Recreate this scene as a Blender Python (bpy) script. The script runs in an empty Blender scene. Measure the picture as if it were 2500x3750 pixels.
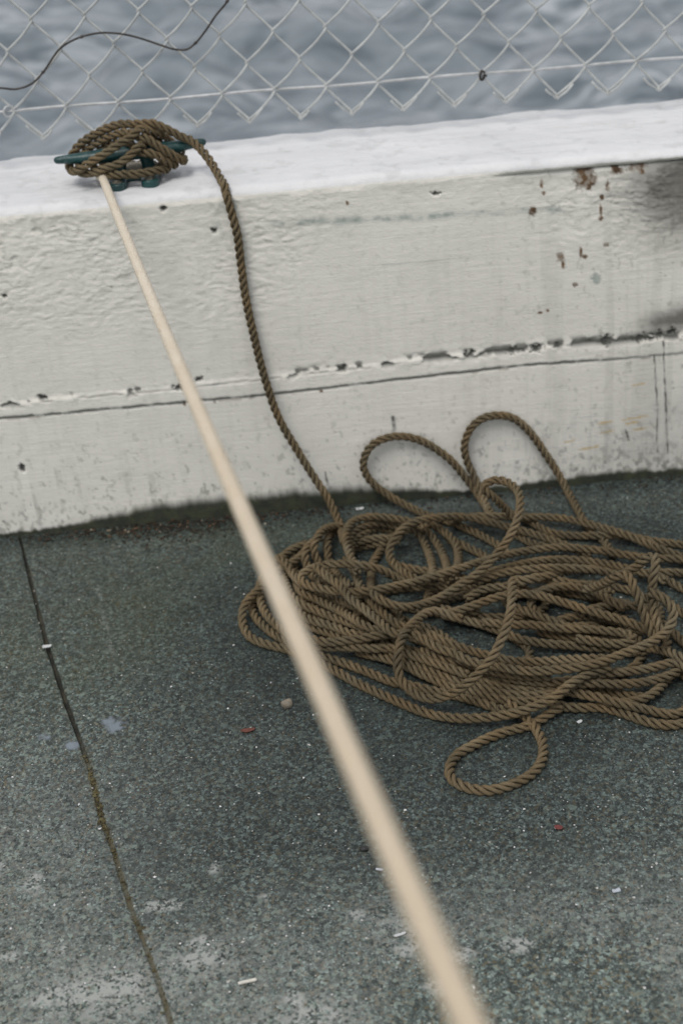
# A quayside: a coil of brown rope on dark concrete, made fast to a cleat on a white sea wall, a taut pale line, a chain-link fence and water.
import bpy, math, random
import numpy as np
from mathutils import Matrix, Vector

sc = bpy.context.scene
COL = sc.collection
HW = 0.4157          # height of the sea wall
rnd = np.random.RandomState(11)
random.seed(5)

# ------------------------------------------------------------------ helpers
def tag(o, label=None, cat=None, group=None, kind=None):
    if label: o['label'] = label
    if cat: o['category'] = cat
    if group: o['group'] = group
    if kind: o['kind'] = kind
    return o

def empty(name, loc=(0, 0, 0)):
    o = bpy.data.objects.new(name, None); o.location = loc; o.empty_display_size = .02
    COL.objects.link(o); return o

def mesh_obj(name, V, F, mat=None, parent=None, smooth=True, attrs=None, loc=None):
    """V (n,3) array, F list of face arrays (quads (m,4) and/or tris (m,3)); attrs {name: (n,) or (n,3)}"""
    V = np.asarray(V, np.float32)
    me = bpy.data.meshes.new(name)
    if isinstance(F, np.ndarray): F = [F]
    F = [np.asarray(f, np.int32) for f in F if len(f)]
    nl = sum(f.size for f in F); nf = sum(len(f) for f in F)
    me.vertices.add(len(V)); me.loops.add(nl); me.polygons.add(nf)
    if loc is not None: V = V - np.asarray(loc, np.float32)
    me.vertices.foreach_set('co', V.ravel())
    me.loops.foreach_set('vertex_index', np.concatenate([f.ravel() for f in F]))
    tot = np.concatenate([np.full(len(f), f.shape[1], np.int32) for f in F])
    me.polygons.foreach_set('loop_start', np.r_[0, np.cumsum(tot)[:-1]].astype(np.int32))
    me.polygons.foreach_set('use_smooth', np.full(nf, smooth))
    me.update(calc_edges=True); me.validate()
    for k, a in (attrs or {}).items():
        a = np.asarray(a, np.float32)
        if a.ndim == 1:
            at = me.attributes.new(k, 'FLOAT', 'POINT'); at.data.foreach_set('value', a)
        else:
            at = me.attributes.new(k, 'FLOAT_VECTOR', 'POINT'); at.data.foreach_set('vector', a.ravel())
    if mat: me.materials.append(mat)
    o = bpy.data.objects.new(name, me); COL.objects.link(o)
    if loc is not None: o.location = loc
    if parent is not None:
        o.parent = parent
        if loc is None: o.location = -Vector(parent.location)
        else: o.location = Vector(loc) - Vector(parent.location)
    return o

def grid_faces(nu, nv):
    i = np.arange((nu) * (nv)).reshape(nu, nv)
    return np.stack([i[:-1, :-1], i[1:, :-1], i[1:, 1:], i[:-1, 1:]], -1).reshape(-1, 4)

def vnoise(x, y, seed=0):
    """smooth value noise on a hashed lattice"""
    x = np.asarray(x, float); y = np.asarray(y, float)
    xi = np.floor(x).astype(np.int64); yi = np.floor(y).astype(np.int64)
    fx = x - xi; fy = y - yi
    fx = fx * fx * (3 - 2 * fx); fy = fy * fy * (3 - 2 * fy)
    def h(a, b):
        n = (a * 374761393 + b * 668265263 + seed * 974634777) & 0xFFFFFFFF
        n = ((n ^ (n >> 13)) * 1274126177) & 0xFFFFFFFF
        n = ((n ^ (n >> 15)) * 2246822519) & 0xFFFFFFFF
        return ((n ^ (n >> 16)) & 0xFFFFFF) / float(0xFFFFFF)
    a = h(xi, yi); b = h(xi + 1, yi); c = h(xi, yi + 1); d = h(xi + 1, yi + 1)
    return (a * (1 - fx) + b * fx) * (1 - fy) + (c * (1 - fx) + d * fx) * fy

def fbm(x, y, seed=0, octv=4, gain=.5):
    s = 0; w = 1; t = 0
    for k in range(octv):
        c, q = math.cos(.62 + 1.13 * k) * 2 ** k, math.sin(.62 + 1.13 * k) * 2 ** k
        s = s + w * vnoise(x * c - y * q + 17.3 * k, x * q + y * c - 9.1 * k, seed + k * 7); t += w; w *= gain
    return s / t

def sstep(a, b, x):
    t = np.clip((x - a) / (b - a), 0, 1); return t * t * (3 - 2 * t)

def resample(P, step):
    d = np.r_[0, np.cumsum(np.linalg.norm(np.diff(P, axis=0), axis=1))]; n = max(3, int(round(d[-1] / step)) + 1)
    t = np.linspace(0, d[-1], n); return np.stack([np.interp(t, d, P[:, i]) for i in range(3)], 1)

def spline(P, m=6):
    P = np.asarray(P, float); n = len(P)
    d = np.linalg.norm(np.diff(P, axis=0), axis=1) ** .5 + 1e-6; t = np.r_[0, np.cumsum(d)]
    T = np.zeros_like(P); a = (t[2:] - t[1:-1])[:, None]; b = (t[1:-1] - t[:-2])[:, None]
    T[1:-1] = ((P[2:] - P[1:-1]) / a * b + (P[1:-1] - P[:-2]) / b * a) / (a + b)
    T[0] = (P[1] - P[0]) / d[0]; T[-1] = (P[-1] - P[-2]) / d[-1]
    out = []
    for i in range(n - 1):
        u = np.linspace(0, 1, m, endpoint=False)[:, None]; h = d[i]
        out.append((2*u**3-3*u**2+1)*P[i] + (u**3-2*u**2+u)*h*T[i] + (-2*u**3+3*u**2)*P[i+1] + (u**3-u**2)*h*T[i+1])
    return np.concatenate(out + [P[-1:]])

def frames(P):
    T = np.gradient(P, axis=0); T /= np.linalg.norm(T, axis=1)[:, None] + 1e-12
    N = np.zeros_like(P)
    n = np.cross(T[0], [0, 0, 1.]);
    if np.linalg.norm(n) < .1: n = np.cross(T[0], [1., 0, 0])
    n /= np.linalg.norm(n)
    for i in range(len(P)):
        n = n - T[i] * (n @ T[i]); n = n / (np.linalg.norm(n) + 1e-12); N[i] = n
    return T, N, np.cross(T, N)

def tube(P, r, seg=8, cap=True):
    """plain round tube; r scalar or per-point array"""
    P = np.asarray(P, float); T, N, B = frames(P); r = np.broadcast_to(r, (len(P),))
    th = np.arange(seg) * 2 * math.pi / seg
    V = P[:, None] + r[:, None, None] * (np.cos(th)[None, :, None] * N[:, None] + np.sin(th)[None, :, None] * B[:, None])
    n = len(P); i = np.arange(n * seg).reshape(n, seg); j = np.roll(i, -1, 1)
    Q = np.stack([i[:-1], j[:-1], j[1:], i[1:]], -1).reshape(-1, 4)
    V = V.reshape(-1, 3); F = [Q]
    if cap:
        c0, c1 = len(V), len(V) + 1; V = np.concatenate([V, P[:1], P[-1:]])
        F.append(np.concatenate([np.stack([j[0], i[0], np.full(seg, c0)], -1), np.stack([i[-1], j[-1], np.full(seg, c1)], -1)]))
    return V, F

class MB:
    """collects shapes into one mesh"""
    def __init__(s): s.V = []; s.Q = []; s.T = []; s.n = 0; s.A = {}
    def add(s, V, F, **attrs):
        if isinstance(F, np.ndarray): F = [F]
        for f in F:
            if len(f): (s.Q if f.shape[1] == 4 else s.T).append(np.asarray(f) + s.n)
        s.V.append(np.asarray(V, float)); s.n += len(V)
        for k, a in attrs.items(): s.A.setdefault(k, []).append(np.asarray(a, float))
    def build(s, name, mat, parent=None, smooth=True, loc=None):
        F = ([np.concatenate(s.Q)] if s.Q else []) + ([np.concatenate(s.T)] if s.T else [])
        return mesh_obj(name, np.concatenate(s.V), F, mat, parent, smooth, {k: np.concatenate(a) for k, a in s.A.items()}, loc)

LAY = .0275
def laid_rope(mb, P, R, phase=0., s0=0., step=.0022, seg=9, fade=None):
    """three right-laid strands twisted round the path P"""
    P = resample(P, step); T, N, B = frames(P)
    s = np.r_[0, np.cumsum(np.linalg.norm(np.diff(P, axis=0), axis=1))] + s0
    n = len(P); th = np.arange(seg) * 2 * math.pi / seg
    wob = 1 + .08 * (vnoise(s * 60, s * 0 + phase * 9, 3) - .5)
    lay = 2 * math.pi * (s / LAY) + .5 * (vnoise(s * 9, s * 0 + phase * 5, 8) - .5)
    for k in range(3):
        ph = lay + phase + k * 2 * math.pi / 3
        er = np.cos(ph)[:, None] * N + np.sin(ph)[:, None] * B
        jit = 1 + .05 * (vnoise(s * 110, s * 0 + k * 11.7 + phase, 5) - .5)
        C = P + er * (.60 * R * jit * wob)[:, None]
        t = np.gradient(C, axis=0); t /= np.linalg.norm(t, axis=1)[:, None] + 1e-12
        er2 = er - t * (er * t).sum(1)[:, None]; er2 /= np.linalg.norm(er2, axis=1)[:, None]
        et = np.cross(t, er2)
        rs = .412 * R * (1 + .07 * (vnoise(s * 160, s * 0 + k * 5.1 + phase, 6) - .5))
        V = C[:, None] + rs[:, None, None] * (np.cos(th)[None, :, None] * er2[:, None] + np.sin(th)[None, :, None] * et[:, None])
        i = np.arange(n * seg).reshape(n, seg); j = np.roll(i, -1, 1)
        Q = np.stack([i[:-1], j[:-1], j[1:], i[1:]], -1).reshape(-1, 4)
        # yarn coordinate: runs along the strand with a slow counter-twist
        fa = th[None, :] - s[:, None] * 260.
        fib = np.stack([np.cos(fa), np.sin(fa), np.broadcast_to(s[:, None] * 55. + k * 7.7 + phase * 3, fa.shape)], -1).reshape(-1, 3)
        V = V.reshape(-1, 3); c0, c1 = len(V), len(V) + 1
        V = np.concatenate([V, C[:1], C[-1:]]); fib = np.concatenate([fib, fib[:1], fib[-1:]])
        caps = np.concatenate([np.stack([j[0], i[0], np.full(seg, c0)], -1), np.stack([i[-1], j[-1], np.full(seg, c1)], -1)])
        mb.add(V, [Q, caps], fib=fib)

# ------------------------------------------------------------------ node helpers
class NT:
    def __init__(s, name):
        s.m = bpy.data.materials.new(name); s.m.use_nodes = True; s.t = s.m.node_tree; s.t.nodes.clear()
        s.out = s.n('ShaderNodeOutputMaterial'); s.p = s.n('ShaderNodeBsdfPrincipled'); s.l(s.p.outputs[0], s.out.inputs[0])
    def n(s, k, **kw):
        x = s.t.nodes.new(k)
        for a, b in kw.items(): setattr(x, a, b)
        return x
    def l(s, a, b): s.t.links.new(a, b)
    def put(s, v, sock):
        if isinstance(v, bpy.types.NodeSocket): s.l(v, sock)
        elif isinstance(v, (tuple, list)): sock.default_value = tuple(v) + ((1.,) if len(v) == 3 and sock.type == 'RGBA' else ())
        else: sock.default_value = v
    def attr(s, name, vec=False):
        a = s.n('ShaderNodeAttribute', attribute_name=name); return a.outputs['Vector'] if vec else a.outputs['Fac']
    def pos(s): return s.n('ShaderNodeNewGeometry').outputs['Position']
    def mapv(s, v, scale=(1, 1, 1), loc=(0, 0, 0), rot=(0, 0, 0)):
        m = s.n('ShaderNodeMapping'); s.l(v, m.inputs['Vector']); m.inputs['Scale'].default_value = scale; m.inputs['Location'].default_value = loc; m.inputs['Rotation'].default_value = rot
        return m.outputs[0]
    def noise(s, v, scale, detail=4, rough=.55, dist=0.):
        x = s.n('ShaderNodeTexNoise'); s.l(v, x.inputs['Vector']); x.inputs['Scale'].default_value = scale; x.inputs['Detail'].default_value = detail
        x.inputs['Roughness'].default_value = rough; x.inputs['Distortion'].default_value = dist; return x.outputs['Fac']
    def voro(s, v, scale, out='Color', feature='F1', rnd_=1.):
        x = s.n('ShaderNodeTexVoronoi', feature=feature); s.l(v, x.inputs['Vector']); x.inputs['Scale'].default_value = scale; x.inputs['Randomness'].default_value = rnd_
        return x.outputs[out]
    def ramp(s, f, stops, interp='LINEAR'):
        r = s.n('ShaderNodeValToRGB'); r.color_ramp.interpolation = interp; e = r.color_ramp.elements
        while len(e) < len(stops): e.new(.5)
        for el, (p, c) in zip(e, stops):
            el.position = p; el.color = (c, c, c, 1) if not isinstance(c, (tuple, list)) else tuple(c) + (1,)
        s.put(f, r.inputs[0]); return r.outputs[0]
    def math(s, op, a, b=0., c=0., clamp=False):
        x = s.n('ShaderNodeMath', operation=op, use_clamp=clamp); s.put(a, x.inputs[0]); s.put(b, x.inputs[1]); s.put(c, x.inputs[2]); return x.outputs[0]
    def mix(s, f, a, b, mode='MIX'):
        x = s.n('ShaderNodeMix', data_type='RGBA', blend_type=mode); s.put(f, x.inputs[0]); s.put(a, x.inputs[6]); s.put(b, x.inputs[7]); return x.outputs[2]
    def sep(s, c):
        x = s.n('ShaderNodeSeparateColor'); s.l(c, x.inputs[0]); return x.outputs
    def bump(s, h, strength=.5, dist=.001, normal=None):
        b = s.n('ShaderNodeBump'); b.inputs['Strength'].default_value = strength; b.inputs['Distance'].default_value = dist; s.l(h, b.inputs['Height'])
        if normal: s.l(normal, b.inputs['Normal'])
        return b.outputs[0]
    def done(s, col=None, rough=.8, normal=None, spec=None, metal=None):
        if col is not None: s.put(col, s.p.inputs['Base Color'])
        s.put(rough, s.p.inputs['Roughness'])
        if normal: s.l(normal, s.p.inputs['Normal'])
        if spec is not None: s.p.inputs['Specular IOR Level'].default_value = spec
        if metal is not None: s.put(metal, s.p.inputs['Metallic'])
        return s.m

# ------------------------------------------------------------------ materials
def mat_rope(name, lo, hi, stain):
    k = NT(name); f = k.attr('fib', True)
    yarn = k.noise(k.mapv(f, (2.6, 2.6, .35)), 1.6, 3, .6)
    fine = k.noise(k.mapv(f, (6, 6, .8)), 2.2, 2, .6)
    big = k.noise(k.pos(), 9., 3, .6)
    hue = k.noise(k.pos(), 38., 2, .5)
    col = k.mix(k.ramp(yarn, [(.3, 0.), (.7, 1.)]), lo, hi)
    col = k.mix(k.math('MULTIPLY', k.ramp(big, [(.45, 0.), (.68, 1.)]), .65), col, stain)
    col = k.mix(k.math('MULTIPLY', k.ramp(k.noise(k.mapv(k.pos(), loc=(4, 2, 1)), 13., 3, .6), [(.52, 0.), (.72, 1.)]), .45), col, (hi[0] * 1.3, hi[1] * 1.32, hi[2] * 1.38))
    col = k.mix(k.ramp(hue, [(.35, 0.), (.75, .35)]), col, (hi[0] * 1.1, hi[1] * .86, hi[2] * .62))
    h = k.math('ADD', k.math('MULTIPLY', yarn, .7), k.math('MULTIPLY', fine, .5))
    return k.done(col, .92, k.bump(h, .7, .0012), .15)
M_ROPE = mat_rope('brown rope fibre', (.024, .020, .012), (.255, .207, .130), (.066, .057, .039))

def mat_line():
    k = NT('pale line'); p = k.pos()
    v = k.voro(p, 430., 'Distance'); n = k.noise(p, 30., 3)
    n2 = k.noise(p, 700., 2)
    col = k.mix(k.ramp(n, [(.35, 0.), (.7, 1.)]), (.73, .655, .53), (.80, .735, .62))
    py = k.n('ShaderNodeSeparateXYZ'); k.l(p, py.inputs[0]); soil = k.ramp(k.math('MULTIPLY', py.outputs[1], -.7), [(.25, 0.), (.95, .75)])
    col = k.mix(soil, col, (.68, .56, .40))
    col = k.mix(k.ramp(v, [(.3, 0.), (.65, .30)]), col, (.52, .40, .28))
    return k.done(col, .85, k.bump(k.math('SUBTRACT', k.math('MULTIPLY', n2, .3), v), .8, .0016), .2)
M_LINE = mat_line()

def mat_wall():
    k = NT('painted concrete'); p = k.pos()
    fine = k.noise(k.mapv(p, (1, 1, 1.8)), 260., 4, .6)
    brush = k.noise(k.mapv(p, (14, 14, 240)), 1., 4, .6)
    blot = k.noise(p, 7., 4, .6); mid = k.noise(p, 60., 4, .65)
    speck = k.noise(p, 330., 2, .5)
    col = k.mix(k.ramp(blot, [(.3, 0.), (.7, 1.)]), (.78, .762, .69), (.85, .832, .765))
    col = k.mix(k.ramp(mid, [(.55, 0.), (.8, .3)]), col, (.58, .575, .52))
    col = k.mix(k.attr('cap'), col, k.mix(k.ramp(blot, [(.3, 0.), (.65, 1.)]), (.665, .67, .68), (.745, .748, .758)))
    br = k.ramp(mid, [(.28, .45), (.62, 1.)])
    def lay(col, name, c, amt=1., brk=True):
        a = k.math('MULTIPLY', k.attr(name), amt)
        if brk: a = k.math('MULTIPLY', a, br)
        return k.mix(a, col, c)
    col = lay(col, 'soot', (.07, .062, .052), .9, False)
    col = lay(col, 'teal', (.17, .25, .235), .7)
    col = lay(col, 'yel', (.58, .38, .10), .95)
    col = lay(col, 'grime', (.16, .165, .14), .85)
    col = lay(col, 'rust', k.mix(k.ramp(mid, [(.4, 0.), (.6, 1.)]), (.095, .058, .032), (.185, .110, .055)), .95, False)
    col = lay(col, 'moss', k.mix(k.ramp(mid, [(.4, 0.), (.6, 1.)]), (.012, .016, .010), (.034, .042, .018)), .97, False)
    col = lay(col, 'dirt', (.040, .041, .037), .95, False)  # dirt, and the shadow line painted under the coping lip
    h = k.math('ADD', k.math('MULTIPLY', fine, .6), k.math('ADD', k.math('MULTIPLY', brush, .5), k.math('MULTIPLY', mid, .5)))
    rough = k.ramp(speck, [(.3, .55), (.7, .75)])
    return k.done(col, rough, k.bump(h, .55, .0016), .35)
M_WALL = mat_wall()

def mat_ground():
    k = NT('weathered concrete'); p = k.pos()
    pw = k.mapv(p, (1, 1, .15))
    v1 = k.sep(k.voro(pw, 430.)); v2 = k.sep(k.voro(k.mapv(pw, loc=(3.3, 1.7, 0)), 820.)); v3 = k.sep(k.voro(k.mapv(pw, loc=(7.1, 5.2, 0)), 270.))
    big = k.noise(p, 2.3, 5, .6); mid = k.noise(p, 14., 5, .62); sm = k.noise(p, 55., 4, .6)
    g1 = k.ramp(v1[0], [(0., .012), (.3, .032), (.55, .085), (.8, .17), (.93, .32), (1., .50)])
    g2 = k.ramp(v2[1], [(0., .012), (.35, .04), (.7, .12), (.92, .26), (1., .48)])
    g = k.mix(.5, g1, g2)
    g = k.mix(k.ramp(v3[0], [(.86, 0.), (.92, .65)]), g, k.mix(k.ramp(v3[2], [(0., 0.), (1., 1.)]), (.16, .155, .14), (.33, .325, .30)))
    g = k.mix(k.ramp(v3[2], [(.12, .7), (.20, 0.)]), g, (.016, .018, .018))
    # coloured aggregate
    tan_ = k.math('MULTIPLY', k.ramp(v1[1], [(.70, 0.), (.78, .75)]), k.ramp(v1[2], [(.3, 0.), (.5, 1.)]))
    g = k.mix(tan_, g, k.mix(.55, g, (.25, .145, .075)))
    g = k.mix(.55, g, k.mix(1., g, (.86, 1.02, 1.03), 'MULTIPLY'))
    # cement film between the stones: evens the grain out where the surface is less worn
    film = k.ramp(k.math('ADD', k.math('MULTIPLY', mid, .6), k.math('MULTIPLY', sm, .4)), [(.40, .85), (.62, .15)])
    film = k.math('MAXIMUM', film, k.attr('film'))
    filmc = k.mix(k.ramp(sm, [(.3, 0.), (.7, 1.)]), (.060, .068, .066), (.100, .108, .103))
    g = k.mix(k.math('MULTIPLY', film, .34), g, filmc)
    g = k.mix(1., g, (.84, .96, .91), 'MULTIPLY')
    g = k.mix(k.attr('worn'), g, k.mix(1., g, (1.45, 1.42, 1.36), 'MULTIPLY'))
    g = k.mix(1., g, k.ramp(big, [(.25, .80), (.75, 1.20)]), 'MULTIPLY')
    # pale laitance patches
    pm = k.math('MULTIPLY', k.attr('pale'), k.ramp(k.math('ADD', k.math('MULTIPLY', k.noise(p, 95., 6, .72), .8), k.math('MULTIPLY', v1[2], .2)), [(.42, 0.), (.54, 1.)]))
    g = k.mix(k.math('MULTIPLY', pm, .75, clamp=True), g, (.36, .37, .35))
    g = k.mix(k.math('MULTIPLY', k.attr('spot'), k.ramp(sm, [(.36, 0.), (.48, 1.)])), g, (.235, .27, .315))
    # bright quartz specks
    q = k.math('MULTIPLY', k.ramp(v3[1], [(.955, 0.), (.965, 1.)]), k.ramp(k.voro(k.mapv(pw, loc=(7.1, 5.2, 0)), 270., 'Distance'), [(.22, 1.), (.30, 0.)]))
    g = k.mix(k.math('MULTIPLY', q, .8), g, (.52, .53, .50))
    g = k.mix(k.attr('damp_shade'), g, k.mix(1., g, (.38, .42, .42), 'MULTIPLY'))  # damp concrete, with the coil's shade painted into the colour
    g = k.mix(k.math('MULTIPLY', k.attr('moss'), k.ramp(mid, [(.28, .35), (.55, 1.)])), g, k.mix(.15, g, (.078, .094, .020)))
    g = k.mix(k.attr('crevice'), g, k.mix(k.ramp(sm, [(.4, 0.), (.6, 1.)]), (.022, .022, .018), (.06, .055, .038)))
    g = k.mix(k.math('MULTIPLY', k.attr('silt'), k.ramp(sm, [(.30, .45), (.55, 1.)])), g, (.095, .080, .042))
    h = k.math('ADD', v1[0], k.math('ADD', k.math('MULTIPLY', v2[1], .6), k.math('MULTIPLY', sm, 1.5)))
    rough = k.ramp(v1[2], [(0., .5), (.7, .85)])
    return k.done(g, rough, k.bump(h, .45, .0011), .4)
M_GROUND = mat_ground()

def mat_water():
    k = NT('sea water'); p = k.pos()
    n = k.noise(k.mapv(p, (1., 1.6, 1.)), 4.5, 5, .58, .5); n2 = k.noise(k.mapv(p, (1., 1.4, 1.)), 1.1, 3, .5)
    h = k.math('ADD', k.math('MULTIPLY', n, .5), n2); k.p.inputs['Specular Tint'].default_value = (1., 1., 1., 1.)
    ft = k.noise(k.mapv(p, (1.5, 4.2, 1.), rot=(0, 0, .22)), 1.5, 6, .6, .6); fa = k.noise(p, .55, 3, .5)
    glint_streaks = k.math('MULTIPLY', k.ramp(ft, [(.50, 0.), (.64, 1.)]), k.ramp(fa, [(.40, .15), (.62, .8)]))  # pale streaks painted as sky glints on the waves
    wc = k.mix(glint_streaks, k.mix(k.ramp(ft, [(.30, 0.), (.50, 1.)]), (.075, .094, .112), (.19, .222, .246)), (.56, .59, .62))  # wave contrast and reflection highlights put into the base colour
    m = k.done(wc, .08, k.bump(h, .45, .07), .5); k.p.inputs['IOR'].default_value = 1.33
    return m
M_WATER = mat_water()

def mat_simple(name, c1, c2, scale, rough=.6, metal=0., bump=.3, dist=.0006, spec=.5):
    k = NT(name); p = k.pos(); n = k.noise(p, scale, 4, .6); n2 = k.noise(p, scale * 6, 2, .6)
    return k.done(k.mix(k.ramp(n, [(.35, 0.), (.68, 1.)]), c1, c2), rough, k.bump(n2, bump, dist), spec, metal)
M_WIRE = mat_simple('galvanised coated wire', (.40, .415, .41), (.56, .58, .57), 60., .55, .2, .4)
M_TWIRE = mat_simple('tension wire', (.42, .43, .43), (.60, .61, .62), 70., .5, .25, .4)
M_DARKWIRE = mat_simple('rusty dark wire', (.035, .032, .03), (.085, .075, .065), 90., .7, .3, .5)
M_STONE = mat_simple('stone', (.15, .13, .10), (.27, .235, .185), 160., .85, 0., .6, .001)
M_LEAF = mat_simple('dead leaf', (.10, .032, .022), (.17, .055, .035), 200., .6, 0., .5)
M_LEAF2 = mat_simple('red leaf scrap', (.12, .026, .024), (.19, .050, .042), 200., .6, 0., .5)
M_CHIP = mat_simple('paint chip', (.48, .50, .51), (.64, .65, .65), 300., .7)
M_CHIPB = mat_simple('bluish paint chip', (.38, .42, .48), (.52, .55, .60), 300., .7)
M_TWIG = mat_simple('bleached twig', (.60, .57, .50), (.74, .72, .66), 300., .8)
M_PEB = mat_simple('dark pebble', (.012, .013, .014), (.03, .03, .03), 200., .6)
M_BOLT = mat_simple('weathered bolt', (.10, .085, .06), (.30, .29, .25), 300., .5, .4, .5)
def mat_cleat():
    k = NT('chipped teal paint'); p = k.pos()
    n = k.noise(p, 120., 5, .65); n2 = k.noise(p, 35., 3); n3 = k.noise(p, 420., 2)
    col = k.mix(k.ramp(n2, [(.3, 0.), (.7, 1.)]), (.005, .028, .030), (.011, .062, .060))
    col = k.mix(k.ramp(n, [(.57, 0.), (.66, .8)]), col, (.09, .14, .15))
    return k.done(col, k.ramp(n, [(.4, .28), (.7, .55)]), k.bump(k.math('ADD', n, k.math('MULTIPLY', n3, .3)), .35, .0015), .5)
M_CLEAT = mat_cleat()
def mat_bits(name, stops):
    k = NT(name); a = k.attr('tint'); return k.done(k.ramp(a, stops), .85, None, .3)
M_GRIT = mat_bits('grit', [(0., (.03, .03, .03)), (.25, (.14, .12, .09)), (.5, (.32, .30, .26)), (.8, (.60, .60, .58)), (1., (.75, .75, .74))])
M_LITTER = mat_bits('leaf crumbs', [(0., (.015, .012, .009)), (.45, (.032, .023, .015)), (.8, (.070, .042, .024)), (.95, (.14, .085, .045)), (1., (.36, .33, .27))])
M_MOSS = mat_bits('moss', [(0., (.04, .033, .018)), (.6, (.085, .070, .032)), (1., (.13, .115, .055))])


# ------------------------------------------------------------------ sea wall
def axis_x(lo, hi, step, far, n):
    g = np.geomspace(step, far, n); a = np.arange(lo, hi + 1e-6, step)
    return np.r_[(lo - np.cumsum(g))[::-1], a, a[-1] + np.cumsum(g)]
CRACK = np.array([(-6, .180), (-.376, .1806), (-.2725, .1824), (-.1587, .1816), (-.065, .1845), (.026, .1867), (.143, .1897), (.22, .1899), (.298, .1923), (.376, .1905), (.423, .19), (6, .19)])
GROOVE = np.array([(-6, .1624), (-.38, .1624), (-.2237, .1621), (-.0674, .1618), (.0372, .1645), (.1417, .1671), (.2461, .1695), (.3507, .1668), (.40, .1668), (6, .166)])
def gauss2(x, z, cx, cz, rx, rz): return np.exp(-((x - cx) / rx) ** 2 - ((z - cz) / rz) ** 2)
def blob(x, z, cx, cz, rx, rz, seed, f=90., amp=1.9):
    d = np.sqrt(((x - cx) / rx) ** 2 + ((z - cz) / rz) ** 2) + amp * (fbm(x * f, z * f, seed, 4, .65) - .5)
    return 1 - sstep(.62, 1.12, d)

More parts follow.
